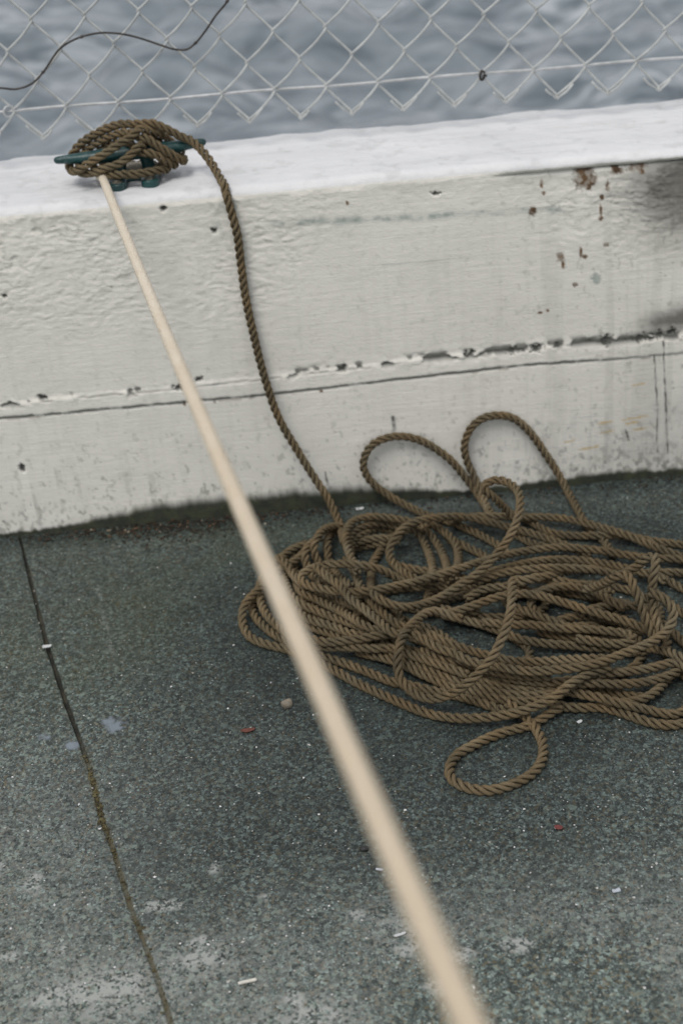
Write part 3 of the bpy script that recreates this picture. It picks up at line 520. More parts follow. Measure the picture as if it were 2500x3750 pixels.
('D3','coil',[829,-3485,186,867,-3534,189,902,-3581,193,955,-3642,197,1015,-3694,197,1067,-3724,192,1139,-3750,175,1213,-3760,148,1287,-3772,120,1341,-3791,106,1408,-3833,101,1470,-3883,107,1516,-3921,113,1581,-3969,121,1648,-4012,126,1701,-4041,129,1774,-4076,131,1847,-4108,134,1921,-4139,138,1978,-4158,142,2056,-4177,149,2135,-4187,155,2194,-4190,160,2256,-4191,163]),
('D4','coil',[752,-3038,58,792,-3085,64,840,-3147,75,873,-3196,87,912,-3263,108,946,-3332,131,978,-3401,155,1000,-3454,175,1027,-3525,200,1055,-3597,225,1089,-3667,242,1122,-3716,247,1177,-3772,242,1241,-3819,229,1309,-3859,214,1362,-3887,205,1431,-3927,198,1501,-3967,197,1570,-4008,199,1623,-4037,202,1694,-4074,207,1768,-4106,211,1844,-4132,216,1902,-4148,219,1978,-4167,223,2039,-4181,225]),
('s4','coil',[157,-3229,67,207,-3265,72,254,-3300,77,316,-3349,86,378,-3399,95,439,-3450,103,485,-3488,108,547,-3538,113,609,-3589,114,652,-3631,113,707,-3689,108,763,-3745,101,823,-3797,93,870,-3834,87,931,-3885,77,993,-3934,69,1059,-3979,63,1110,-4010,60,1181,-4048,58,1251,-4086,57,1302,-4117,56,1368,-4162,55,1436,-4205,54,1506,-4243,53,1560,-4268,53,1635,-4297,54,1712,-4319,57,1770,-4333,61,1848,-4348,70,1926,-4353,81,2005,-4349,94,2063,-4340,102,2123,-4328,108]),
('s2','coil',[-479,-1323,52,-525,-1364,52,-569,-1404,52,-626,-1459,52,-679,-1519,52,-726,-1584,52,-758,-1635,52,-798,-1704,52,-835,-1775,52,-869,-1848,52,-892,-1903,52,-918,-1979,52,-937,-2056,52,-947,-2136,52,-949,-2196,52,-942,-2275,52,-922,-2352,52,-893,-2427,52,-868,-2481,52,-832,-2553,52,-793,-2623,52,-750,-2690,52,-716,-2740,52,-667,-2803,52,-616,-2865,52,-561,-2923,52,-519,-2966,52,-461,-3021,52,-401,-3075,52,-341,-3127,52,-294,-3165,52,-230,-3214,52,-166,-3262,52,-118,-3298,52,-54,-3346,52,10,-3394,52,73,-3443,52,120,-3481,52,181,-3533,52,242,-3585,52,302,-3638,52,347,-3678,52,406,-3731,52,468,-3783,52,534,-3826,52,589,-3849,52,663,-3879,52,732,-3919,52,800,-3961,52,853,-3990,52,924,-4026,52,995,-4064,52,1064,-4104,52,1116,-4134,52,1184,-4176,52,1252,-4219,52,1318,-4265,52,1366,-4301,52,1428,-4351,52,1490,-4402,52,1553,-4451,52,1603,-4482,52,1657,-4512,52]),
('E6','coil',[2335,-4273,113,2395,-4277,101,2453,-4281,89,2512,-4287,78,2590,-4303,66,2665,-4330,58,2720,-4354,55,2775,-4379,53,2850,-4409,52,2925,-4430,52,2967,-4441,52]),
('E5','coil',[1981,-4404,91,2031,-4439,84,2101,-4471,73,2158,-4488,66,2237,-4503,59,2316,-4510,55,2396,-4515,53,2455,-4523,52,2529,-4549,52,2597,-4590,52,2662,-4638,52,2707,-4677,52,2767,-4731,52,2829,-4781,52,2896,-4825,52,2949,-4853,52,3024,-4881,52,3102,-4894,52,3181,-4890,52,3240,-4877,52,3316,-4853,52,3388,-4820,52,3458,-4781,52,3509,-4749,52,3574,-4702,52,3635,-4649,52,3691,-4592,52,3730,-4547,52,3780,-4483,52,3826,-4418,52,3871,-4352,52,3903,-4301,52,3944,-4232,52,3982,-4161,52,4019,-4090,52,4045,-4036,52,4078,-3963,52,4110,-3889,52,4139,-3815,52,4161,-3758,52,4187,-3683,52,4212,-3606,52,4235,-3529,52,4251,-3471,52,4270,-3394,52,4287,-3315,52,4301,-3236,52,4310,-3177,52,4320,-3097,52,4328,-3017,52,4334,-2937,52,4336,-2877,52,4337,-2797,52,4335,-2717,52,4329,-2637,52,4322,-2577,52,4309,-2498,52,4293,-2419,52,4273,-2342,52,4254,-2285,52,4219,-2213,52,4171,-2150,52,4115,-2093,52,4072,-2051,52,4014,-1998,52,3968,-1957,52]),
('E4','coil',[3273,-4125,55,3232,-4171,58,3194,-4217,63,3144,-4280,71,3096,-4345,82,3057,-4391,90,3001,-4448,98,2935,-4494,101,2880,-4517,102,2801,-4537,103,2742,-4548,106,2662,-4559,113,2583,-4554,120,2530,-4532,124,2478,-4498,127]),
('E3','coil',[2131,-4338,166,2186,-4365,163,2257,-4401,160,2309,-4430,161,2377,-4471,165,2447,-4510,172,2514,-4553,174,2564,-4585,171,2635,-4618,159,2709,-4639,140,2785,-4651,116,2861,-4660,93,2918,-4672,79,2992,-4696,65,3067,-4724,57,3143,-4738,54,3200,-4729,53,3268,-4692,52,3325,-4637,52,3369,-4571,52,3397,-4497,52,3411,-4439,52,3422,-4360,52,3426,-4280,52,3419,-4200,52,3410,-4141,52,3399,-4063,52,3391,-4002,52]),
('Y8','coil',[2256,-3167,166,2312,-3140,160,2365,-3113,152,2436,-3076,140,2511,-3050,129,2570,-3045,124,2648,-3059,124,2703,-3082,127,2772,-3124,135,2836,-3173,141,2881,-3211,145,2930,-3250,147]),
('Y3','coil',[2087,-3142,52,2139,-3175,52,2190,-3207,52,2260,-3247,52,2333,-3280,52,2410,-3304,52,2468,-3318,52,2546,-3340,52,2623,-3364,52,2699,-3392,53,2753,-3418,54,2823,-3458,57,2885,-3508,62,2940,-3567,68,2976,-3613,74,3013,-3663,80]),
('Y7','coil',[2712,-2632,118,2761,-2672,119,2807,-2710,120,2872,-2759,120,2940,-2802,117,3015,-2831,109,3073,-2844,102,3134,-2856,96]),
('Y6','coil',[2563,-3081,197,2620,-3057,194,2673,-3032,190,2746,-3001,180,2803,-2981,172,2879,-2959,158,2955,-2941,144,3014,-2931,134,3093,-2924,120,3152,-2924,111,3230,-2935,99,3286,-2951,93,3344,-2972,87]),
('Y5','coil',[2239,-2243,122,2286,-2280,137,2327,-2318,156,2381,-2372,180,2446,-2414,191,2500,-2437,186,2575,-2461,168,2651,-2468,148,2709,-2463,136,2785,-2462,125,2836,-2484,123,2887,-2543,130,2922,-2613,142,2942,-2668,153,2963,-2725,165]),
('Y4','coil',[2056,-2793,257,2109,-2761,254,2159,-2729,250,2227,-2685,242,2294,-2642,231,2345,-2611,221,2417,-2579,208,2494,-2561,197,2553,-2563,191,2628,-2587,189,2694,-2632,192,2736,-2674,197,2784,-2738,204,2823,-2809,211,2850,-2862,216,2891,-2932,218,2942,-2993,213,2983,-3036,207,3026,-3080,200]),
('G8b','coil',[961,-2714,117,1001,-2668,118,1041,-2624,117,1098,-2568,114,1156,-2514,106,1200,-2474,97,1262,-2424,84,1329,-2383,74,1384,-2361,71,1462,-2348,75,1540,-2350,88,1598,-2359,103,1672,-2378,126,1746,-2401,148,1802,-2417,163,1877,-2440,178,1953,-2463,189,2009,-2481,194,2069,-2497,197]),
('G8','coil',[1406,-2510,112,1457,-2477,126,1509,-2454,144,1565,-2443,165,1642,-2446,189,1719,-2463,208,1776,-2482,221,1833,-2501,231,1912,-2519,242,1990,-2526,250,2034,-2527,253]),
('row5','coil',[-526,-2214,52,-506,-2273,52,-488,-2329,52,-461,-2405,52,-429,-2479,52,-401,-2533,53,-357,-2600,54,-310,-2666,57,-272,-2713,61,-218,-2772,68,-159,-2826,77,-102,-2882,87,-61,-2926,94,-7,-2985,103,49,-3043,111,92,-3085,117,153,-3137,125,220,-3180,132,273,-3208,136,329,-3234,140]),
('row4','coil',[-551,-1873,72,-542,-1933,78,-532,-2011,88,-525,-2070,97,-515,-2149,109,-503,-2228,118,-491,-2287,123,-471,-2364,127,-443,-2440,130,-409,-2512,133,-369,-2582,136,-337,-2632,140,-286,-2694,146,-226,-2745,153,-179,-2782,159,-119,-2835,168,-63,-2891,177,-9,-2950,185,44,-3010,193,86,-3053,198,148,-3102,204,217,-3144,210,268,-3174,213,337,-3214,217,391,-3243,218]),
('row3','coil',[-522,-1075,70,-543,-1133,76,-561,-1188,83,-580,-1265,95,-590,-1343,105,-593,-1423,112,-592,-1483,113,-588,-1563,113,-582,-1643,117,-575,-1722,124,-570,-1782,133,-563,-1861,146,-555,-1939,159,-544,-2018,171,-535,-2076,179,-518,-2154,188,-495,-2230,194,-464,-2304,196,-436,-2357,194,-387,-2418,185,-325,-2463,169,-274,-2492,156,-207,-2533,144,-146,-2584,141,-89,-2640,145,-48,-2684,151,5,-2743,162,55,-2803,177,104,-2865,194,138,-2912,209,182,-2976,229,223,-3041,250,267,-3106,267,304,-3151,276,344,-3197,281]),
('W1b','coil',[-289,-2047,155,-242,-2084,136,-197,-2118,119,-136,-2169,106,-93,-2210,108,-39,-2269,121,7,-2333,141,40,-2381,157,83,-2447,178,114,-2497,192,156,-2564,209,201,-2629,219,241,-2673,216,302,-2720,195,348,-2752,176,395,-2789,159]),
('W1','coil',[-251,-927,55,-310,-944,59,-359,-971,63,-410,-1028,72,-441,-1100,82,-452,-1158,90,-454,-1237,100,-448,-1317,102,-444,-1396,94,-443,-1455,84,-442,-1534,72,-440,-1614,68,-439,-1674,72,-438,-1753,83,-436,-1832,98,-433,-1891,110,-426,-1968,129,-414,-2046,146,-398,-2102,155,-359,-2169,158,-302,-2223,154,-240,-2273,148,-198,-2316,147,-148,-2378,151,-104,-2444,163,-75,-2494,176,-37,-2563,195,-2,-2632,216,23,-2684,232,55,-2754,254,87,-2825,274,111,-2878,289,144,-2949,306,177,-3021,320,215,-3090,330,250,-3138,335,306,-3194,334,372,-3238,327,424,-3264,320,479,-3291,313]),
('s1','coil',[-287,-1149,186,-346,-1165,186,-399,-1188,187,-463,-1234,187,-518,-1292,188,-568,-1355,188,-603,-1404,187,-649,-1469,185,-694,-1536,182,-727,-1586,179,-768,-1655,172,-804,-1726,164,-832,-1800,156,-847,-1858,149,-858,-1937,142,-862,-2016,135,-859,-2096,131,-854,-2156,128,-841,-2235,125,-824,-2314,123,-809,-2372,122,-785,-2448,121,-756,-2523,122,-723,-2596,123,-696,-2650,124,-657,-2720,126,-615,-2788,128,-582,-2838,129,-538,-2905,130,-491,-2970,132,-438,-3030,135,-395,-3072,137,-333,-3122,141,-266,-3166,146,-213,-3194,151,-141,-3227,158,-66,-3254,167,11,-3277,175,68,-3295,181,143,-3322,189,217,-3352,195,272,-3375,199,349,-3397,203,428,-3408,206,504,-3423,208,557,-3450,209,619,-3500,209,680,-3552,209,742,-3603,209,789,-3641,209,852,-3691,208,915,-3739,207,964,-3775,206,1028,-3824,205,1091,-3873,204,1153,-3924,203,1198,-3962,202,1245,-4002,202]),
('Z','coil',[-404,-3086,224,-352,-3121,226,-288,-3168,230,-238,-3204,234,-170,-3246,240,-95,-3272,247,-35,-3280,252,46,-3285,260,126,-3293,269,206,-3302,281,285,-3310,295,345,-3315,305,425,-3318,312,502,-3308,300,554,-3294,276,621,-3284,236,674,-3292,208]),
('E2','coil',[2212,-4346,236,2274,-4350,234,2334,-4353,232,2414,-4357,227,2495,-4362,220,2575,-4369,211,2635,-4373,204,2716,-4371,194,2796,-4364,185,2876,-4354,176,2935,-4343,170,3013,-4322,163,3089,-4296,158,3166,-4268,154,3222,-4245,152,3292,-4205,150,3351,-4152,148,3388,-4086,147,3385,-4033,146,3359,-3980,145]),
('E1','coil',[2306,-4277,292,2367,-4277,289,2427,-4276,284,2506,-4274,277,2566,-4271,270,2646,-4264,260,2724,-4251,250,2783,-4241,243,2862,-4229,235,2942,-4218,230,3001,-4208,228,3079,-4191,226,3137,-4175,226,3215,-4155,226,3292,-4151,226,3343,-4173,225,3387,-4233,222,3402,-4309,218,3400,-4369,213,3384,-4447,206,3366,-4503,201,3345,-4560,197]),
('O','coil',[2090,-4516,100,2034,-4540,91,1981,-4565,81,1914,-4605,68,1848,-4649,59,1797,-4679,55,1723,-4709,53,1646,-4728,52,1567,-4744,52,1509,-4759,52,1433,-4784,52,1359,-4814,52,1305,-4840,52,1235,-4878,52,1166,-4919,52,1115,-4950,52,1048,-4993,52,991,-5048,52,956,-5096,52,921,-5167,52,901,-5244,52,899,-5322,52,914,-5379,52,956,-5445,52,1014,-5498,52,1064,-5530,52,1138,-5561,52,1215,-5575,52,1275,-5574,52,1353,-5561,52,1429,-5537,52,1502,-5504,52,1554,-5475,52,1620,-5430,52,1679,-5377,52,1716,-5330,52,1757,-5262,52,1788,-5188,52,1804,-5131,52,1818,-5052,52,1823,-4973,52,1820,-4913,53,1809,-4834,55,1790,-4757,61,1762,-4683,73,1734,-4632,85,1692,-4567,103,1645,-4503,117,1609,-4457,123,1572,-4409,127]),
('A','coil',[-215,-1153,200,-246,-1206,200,-275,-1257,200,-315,-1327,200,-356,-1396,201,-400,-1463,201,-437,-1510,202,-492,-1568,203,-552,-1621,204,-611,-1675,205,-652,-1719,206,-699,-1783,207,-740,-1852,208,-769,-1905,208,-810,-1974,208,-853,-2042,207,-896,-2109,204,-930,-2158,201,-975,-2224,193,-1012,-2293,180,-1037,-2367,161,-1049,-2423,144,-1054,-2498,118,-1047,-2574,95,-1028,-2649,78,-1006,-2704,69,-966,-2773,61,-914,-2833,57,-868,-2871,55,-802,-2916,53,-734,-2958,52,-664,-2997,52,-611,-3027,52,-544,-3070,52,-481,-3119,52,-420,-3171,52,-375,-3211,52,-317,-3267,52,-260,-3323,52,-219,-3367,52,-164,-3426,52,-111,-3485,52,-58,-3546,52,-20,-3592,52,32,-3653,52,85,-3713,52,140,-3772,52,182,-3815,52,238,-3872,52,296,-3928,52,339,-3970,52,398,-4024,52,456,-4079,52,515,-4134,52,560,-4174,52,619,-4228,52,680,-4281,53,742,-4331,54,790,-4367,56,856,-4412,59,926,-4451,65,979,-4478,70,1052,-4512,80,1124,-4544,91,1198,-4572,104,1254,-4590,115,1330,-4611,130,1407,-4628,144,1485,-4640,158,1544,-4646,168,1623,-4648,182,1702,-4645,198,1779,-4636,216,1836,-4627,232,1912,-4614,254,1987,-4595,276,2039,-4572,292,2103,-4528,311,2166,-4482,325,2234,-4440,335,2286,-4411,340,2356,-4373,345,2428,-4337,347,2503,-4309,349,2560,-4293,349,2619,-4278,350]),
('F6','coil',[-639,-1521,270,-595,-1565,268,-562,-1614,264,-536,-1668,254,-506,-1742,236,-477,-1817,221,-456,-1874,217,-433,-1931,217,-398,-2005,220,-361,-2075,224,-341,-2114,225]),
('F3','coil',[-117,-1152,265,-163,-1193,266,-205,-1235,266,-256,-1296,265,-294,-1365,259,-317,-1437,241,-322,-1487,212,-314,-1547,164,-296,-1614,132,-282,-1671,127,-261,-1748,133,-236,-1823,145,-207,-1897,158,-183,-1950,165,-157,-2005,170]),
('F2','coil',[153,-679,62,100,-708,71,56,-745,81,11,-807,99,-17,-879,119,-29,-936,134,-39,-1014,154,-46,-1092,168,-54,-1169,160,-57,-1223,136,-56,-1292,96,-50,-1368,73,-43,-1427,68,-31,-1506,73,-15,-1584,85,-3,-1642,97,14,-1719,116,31,-1795,135,50,-1871,156,66,-1928,170,92,-2002,187,122,-2076,200,147,-2129,208,174,-2185,213]),
('F1','coil',[149,-797,186,93,-818,199,45,-847,216,-10,-899,240,-54,-961,265,-78,-1013,283,-105,-1086,305,-125,-1142,316,-153,-1216,321,-182,-1290,312,-201,-1341,292,-214,-1393,240,-202,-1424,171,-180,-1453,128,-146,-1514,101,-119,-1588,101,-101,-1645,109,-80,-1721,123,-64,-1778,135,-41,-1854,151,-16,-1930,163,5,-1985,170,28,-2042,174]),
('C6','coil',[858,-748,52,818,-795,52,779,-840,52,729,-904,52,695,-954,52,654,-1024,52,618,-1096,52,592,-1150,52,559,-1225,52,536,-1280,52,504,-1355,52,473,-1429,52,450,-1486,52,422,-1561,52,402,-1618,52,382,-1676,52]),
('C5b','coil',[637,-1187,120,576,-1172,114,519,-1156,105,442,-1137,90,363,-1128,74,288,-1141,63,244,-1176,57,209,-1246,54,195,-1325,52,196,-1406,52,202,-1466,52,209,-1528,52]),
('C5','coil',[800,-1184,126,743,-1170,145,688,-1163,163,610,-1155,178,530,-1150,181,470,-1150,178,390,-1154,170,313,-1166,159,251,-1206,148,221,-1255,141,203,-1331,135,200,-1411,132,200,-1471,131,201,-1532,130]),
('C4','coil',[851,-990,100,804,-949,104,759,-911,109,691,-871,115,616,-862,123,562,-880,135,501,-925,157,450,-982,182,415,-1028,200,363,-1087,218,321,-1130,224,271,-1192,227,232,-1262,225,212,-1318,221,198,-1397,216,194,-1478,213,194,-1537,211,193,-1599,210]),
('C3','coil',[915,-1042,180,865,-1004,183,799,-959,192,747,-929,201,674,-906,217,597,-911,236,541,-929,249,471,-965,266,404,-1009,279,341,-1059,289,287,-1119,295,254,-1169,297,220,-1243,298,200,-1321,298,191,-1381,297,186,-1461,295,183,-1523,294]),
('U2','coil',[148,-1650,259,165,-1709,259,186,-1785,259,200,-1843,258,215,-1922,258,229,-2001,257,239,-2060,257,251,-2139,256,264,-2219,255,280,-2297,255,300,-2375,254,316,-2432,253,343,-2508,252,371,-2583,251,391,-2640,249,420,-2714,246,459,-2783,242,501,-2851,237,542,-2920,231,575,-2970,226,624,-3032,219,687,-3072,212,744,-3087,206,818,-3111,197,885,-3152,187,947,-3201,176,1006,-3254,164,1052,-3292,156,1117,-3338,147,1183,-3383,141,1232,-3417,137,1297,-3463,134,1362,-3510,132,1428,-3557,131,1495,-3600,130,1547,-3630,130,1617,-3670,130,1686,-3709,131,1739,-3738,132,1812,-3770,135,1888,-3796,142,1963,-3820,153,2037,-3847,169,2089,-3871,186,2155,-3907,212,2217,-3948,242,2261,-3981,265,2319,-4028,297,2376,-4075,327,2436,-4120,355,2499,-4162,379,2549,-4190,393,2603,-4217,406]),
('G6','coil',[673,-1521,52,718,-1563,52,763,-1602,52,830,-1648,52,882,-1679,52,953,-1719,52,1025,-1756,53,1081,-1778,55,1157,-1802,60,1208,-1831,66,1261,-1889,78,1306,-1955,91,1342,-2003,102,1394,-2063,115,1437,-2104,123,1483,-2145,130]),
('G7','coil',[1050,-1886,77,1096,-1926,88,1148,-1984,105,1182,-2031,121,1227,-2095,141,1283,-2148,156,1354,-2183,162,1412,-2195,162,1491,-2192,157,1568,-2170,146,1639,-2136,132,1690,-2104,121,1755,-2061,108,1808,-2029,100]),
('G5','coil',[1386,-1125,52,1430,-1169,52,1472,-1212,52,1526,-1271,52,1577,-1334,52,1614,-1382,52,1666,-1444,52,1716,-1507,52,1755,-1577,52,1778,-1631,52,1799,-1690,52]),
('G4','coil',[1314,-626,52,1364,-662,52,1412,-697,52,1475,-747,52,1519,-789,52,1571,-850,52,1620,-914,52,1658,-961,52,1711,-1022,52,1749,-1069,52,1797,-1134,52,1831,-1184,52,1874,-1252,52,1915,-1322,52,1944,-1375,52,1983,-1446,52,2010,-1498,52,2039,-1553,52]),
('G1','coil',[887,-1044,227,941,-1054,204,988,-1055,171,1040,-1068,118,1074,-1117,77,1087,-1171,62,1097,-1250,57,1105,-1330,59,1110,-1389,64,1115,-1469,75,1118,-1548,88,1118,-1626,104,1117,-1685,116,1114,-1764,133,1110,-1842,148,1107,-1901,159,1101,-1980,170,1095,-2060,178,1090,-2119,182,1084,-2180,185]),
('G2','coil',[1016,-1039,227,1068,-1044,194,1113,-1045,158,1165,-1063,106,1204,-1116,71,1223,-1171,59,1242,-1248,55,1255,-1328,56,1264,-1407,61,1269,-1467,68,1273,-1546,80,1275,-1625,96,1275,-1684,110,1275,-1762,129,1273,-1840,149,1269,-1918,169,1266,-1976,183,1261,-2055,199,1255,-2134,210,1250,-2193,214,1244,-2255,216]),
('G3','coil',[1153,-958,203,1203,-955,170,1252,-960,142,1311,-999,119,1352,-1064,112,1384,-1137,112,1404,-1193,108,1427,-1269,98,1443,-1346,83,1447,-1405,74,1446,-1484,69,1438,-1564,75,1428,-1642,88,1420,-1700,101,1408,-1777,120,1396,-1853,142,1386,-1910,158,1372,-1986,180,1356,-2062,202,1339,-2138,221,1325,-2194,232,1310,-2253,241]),
('G9','coil',[1122,-2662,135,1173,-2699,134,1241,-2742,133,1316,-2773,131,1376,-2783,131,1456,-2779,130,1518,-2770,130]),
('loop1','loopl',[1339,-698,101,1291,-660,96,1247,-621,91,1192,-563,83,1141,-501,79,1091,-439,79,1051,-394,82,994,-344,94,929,-304,116,880,-276,136,815,-243,170,751,-217,211,690,-192,257,645,-176,293,588,-158,346,538,-144,407,509,-138,458,481,-133,533,470,-127,611,481,-117,688,502,-111,744,543,-105,812,598,-101,869,648,-98,901,722,-94,929,800,-91,945,860,-90,951,940,-90,947,1019,-92,933,1095,-95,909,1151,-98,886,1221,-102,847,1287,-105,802,1335,-109,766,1397,-116,715,1457,-125,662,1514,-135,606,1553,-141,561,1601,-149,497,1645,-157,431,1678,-166,382,1722,-187,318,1765,-212,256,1804,-252,200,1832,-291,164,1864,-351,127,1887,-423,111,1902,-481,104,1924,-557,93,1946,-631,77,1967,-707,64,1980,-764,58,1992,-825,55]),
('loop2','loopr',[1922,-886,117,1919,-824,120,1916,-765,122,1913,-685,123,1912,-606,118,1908,-529,121,1901,-472,135,1891,-397,159,1876,-332,197,1860,-292,238,1835,-246,298,1807,-208,362,1778,-178,430,1758,-158,483,1735,-138,557,1719,-125,634,1713,-113,713,1719,-105,772,1740,-96,848,1774,-89,920,1807,-84,969,1863,-81,1026,1928,-80,1070,2003,-80,1097,2062,-80,1106,2141,-80,1104,2220,-80,1089,2276,-80,1068,2345,-80,1029,2405,-80,977,2459,-81,918,2497,-82,871,2543,-86,806,2587,-91,738,2617,-95,687,2657,-102,617,2695,-111,548,2735,-128,480,2765,-143,431,2804,-167,365,2838,-200,302,2862,-230,255,2892,-273,195,2915,-329,151,2931,-402,129,2940,-460,118,2952,-539,105,2962,-618,98,2967,-678,97,2975,-756,96,2984,-824,86,2994,-895,70,3002,-954,62,3015,-1032,56,3032,-1111,53,3051,-1189,52,3068,-1246,52,3098,-1321,52,3127,-1395,52,3143,-1453,52,3160,-1531,52,3170,-1611,52,3176,-1691,52,3179,-1750,52,3182,-1811,52]),
('C2','coil',[1099,-1223,306,1059,-1175,308,1019,-1131,310,960,-1078,314,891,-1038,319,817,-1007,325,760,-987,331,683,-966,339,604,-953,349,525,-953,361,467,-963,370,393,-991,381,327,-1035,392,285,-1077,400,242,-1143,408,210,-1216,415,187,-1293,421,175,-1352,424,165,-1432,427,161,-1513,428,161,-1573,429,165,-1653,429,172,-1734,428,181,-1814,427,190,-1874,426,203,-1953,424,217,-2033,422,231,-2112,420,241,-2171,419,252,-2231,418]),
('B3','coil',[2172,-654,52,2217,-697,52,2259,-738,52,2315,-795,52,2366,-856,52,2410,-923,52,2440,-975,52,2481,-1044,52,2525,-1111,52,2577,-1170,52,2623,-1208,52,2692,-1248,54,2765,-1279,57,2839,-1309,63,2894,-1333,70,2966,-1366,83,3038,-1397,96,3113,-1422,106,3171,-1433,107,3250,-1433,97,3328,-1430,82,3406,-1436,69,3464,-1449,62,3537,-1479,56,3606,-1519,53,3676,-1559,52,3730,-1585,52,3804,-1615,52,3877,-1647,52,3931,-1673,52,4003,-1708,52,4076,-1740,52,4150,-1771,52,4205,-1796,52,4273,-1837,52,4336,-1886,52,4397,-1938,52,4439,-1980,52,4490,-2042,52,4531,-2110,52,4562,-2183,52,4577,-2241,52,4591,-2320,52,4600,-2399,52,4604,-2479,52,4605,-2539,52,4603,-2619,52,4598,-2699,52,4590,-2779,52,4581,-2838,52,4568,-2917,52,4550,-2995,52,4531,-3073,52,4514,-3130,52,4490,-3207,52,4465,-3283,52,4437,-3358,53,4414,-3413,54,4383,-3487,58,4350,-3559,64,4323,-3613,70,4287,-3683,80,4249,-3753,92,4208,-3821,103,4176,-3871,110,4131,-3936,119,4081,-3999,124,4026,-4057,127,3981,-4096,128,3914,-4138,129,3839,-4163,133,3761,-4174,143,3703,-4180,156,3627,-4190,180,3555,-4200,211,3484,-4206,247,3432,-4199,269,3372,-4158,280,3332,-4093,270,3303,-4022,248,3282,-3970,228,3247,-3903,202,3204,-3840,177,3154,-3782,158,3112,-3741,148,3065,-3703,141]),
('B2','coil',[1424,-863,158,1485,-850,162,1543,-842,166,1622,-839,172,1702,-848,177,1781,-862,181,1840,-873,183,1919,-888,184,1998,-904,183,2076,-921,180,2135,-933,177,2214,-945,171,2294,-951,165,2374,-952,158,2434,-953,153,2514,-959,148,2592,-975,145,2669,-999,145,2724,-1023,146,2793,-1062,149,2858,-1110,154,2904,-1148,158,2965,-1201,163,3025,-1254,168,3084,-1308,172,3129,-1348,174,3189,-1402,175,3249,-1455,176,3310,-1508,174,3355,-1547,171,3417,-1598,166,3477,-1651,159,3536,-1705,149,3580,-1745,142,3640,-1798,131,3701,-1850,121,3763,-1900,114,3810,-1937,109,3873,-1987,105,3935,-2038,103,3997,-2088,101,4044,-2126,101,4091,-2165,100]),
('B','coil',[1075,-2233,207,1016,-2220,206,964,-2195,204,906,-2143,200,856,-2081,196,821,-2032,192,779,-1965,187,740,-1894,183,706,-1822,180,683,-1767,181,660,-1691,187,646,-1614,200,647,-1557,217,666,-1488,247,702,-1427,283,748,-1370,316,786,-1328,336,841,-1274,354,903,-1225,365,954,-1195,369,1027,-1161,371,1102,-1135,368,1160,-1119,364,1236,-1096,355,1312,-1073,343,1369,-1056,333,1445,-1037,316,1521,-1023,297,1598,-1018,278,1656,-1022,263,1733,-1035,244,1809,-1053,226,1865,-1070,214,1939,-1096,199,2012,-1125,185,2085,-1157,172,2138,-1183,163,2208,-1221,153,2277,-1261,145,2327,-1292,140,2392,-1340,136,2453,-1391,133,2499,-1430,131,2559,-1483,128,2618,-1537,126,2660,-1579,123,2717,-1636,117,2776,-1689,110,2839,-1738,103,2886,-1774,97,2933,-1812,93]),
('U3','coil',[431,-1698,110,423,-1759,114,417,-1817,120,409,-1895,134,404,-1954,148,397,-2031,169,393,-2088,186,389,-2165,210,387,-2241,235,386,-2298,253,387,-2375,277,390,-2433,293,400,-2510,308,416,-2566,315,439,-2623,320]),
('R','coil',[804,-2230,209,751,-2208,228,702,-2196,255,640,-2189,303,580,-2189,356,515,-2194,402,462,-2197,429,388,-2195,457,311,-2184,474,235,-2162,481,179,-2143,482,104,-2116,476,29,-2088,464,-26,-2067,452,-98,-2041,433,-172,-2018,411,-246,-2005,386,-300,-2010,366,-358,-2047,342,-375,-2112,325,-347,-2181,317,-309,-2226,315,-251,-2281,317,-189,-2331,323,-142,-2367,329,-77,-2413,338,-12,-2458,349,57,-2498,359,110,-2525,366,184,-2553,375,261,-2571,381,340,-2577,385,400,-2572,386,478,-2558,384,555,-2537,380,631,-2511,373,686,-2491,367,760,-2462,358,833,-2430,348,886,-2403,342,957,-2366,334,1029,-2332,328,1102,-2299,324,1157,-2276,321,1231,-2244,318,1304,-2212,314,1375,-2178,308,1428,-2149,302,1494,-2105,292,1557,-2058,279,1604,-2022,267,1665,-1974,250,1727,-1926,232,1788,-1878,214,1834,-1843,200,1898,-1798,183,1966,-1758,168,2038,-1725,157,2094,-1706,151,2171,-1687,147,2250,-1676,147,2310,-1673,149,2390,-1673,153,2470,-1677,157,2549,-1683,161,2608,-1692,164,2685,-1714,166,2760,-1741,168,2834,-1771,168,2890,-1794,168,2964,-1823,167,3039,-1852,164,3095,-1874,162,3168,-1905,157,3241,-1938,151,3314,-1969,145,3370,-1990,140,3446,-2013,133,3524,-2032,128,3602,-2050,124,3660,-2062,122,3739,-2075,121,3817,-2093,120,3891,-2121,119,3944,-2149,119,4012,-2191,119,4074,-2241,118,4115,-2284,117,4164,-2347,115,4202,-2416,113,4223,-2492,109,4225,-2551,105,4214,-2629,100,4192,-2706,93,4154,-2772,86,4109,-2803,80,4035,-2807,74,3961,-2783,68,3910,-2753,64,3853,-2698,60,3802,-2636,57,3757,-2571,55,3726,-2520,54,3685,-2451,53,3641,-2385,52,3588,-2325,52,3544,-2287,52,3494,-2250,52]),
('RR1','coil',[3360,-2302,94,3421,-2305,100,3480,-2311,106,3539,-2321,110,3618,-2332,110,3697,-2331,101,3756,-2327,91,3815,-2326,80,3892,-2337,68,3965,-2363,59,4004,-2381,57]),
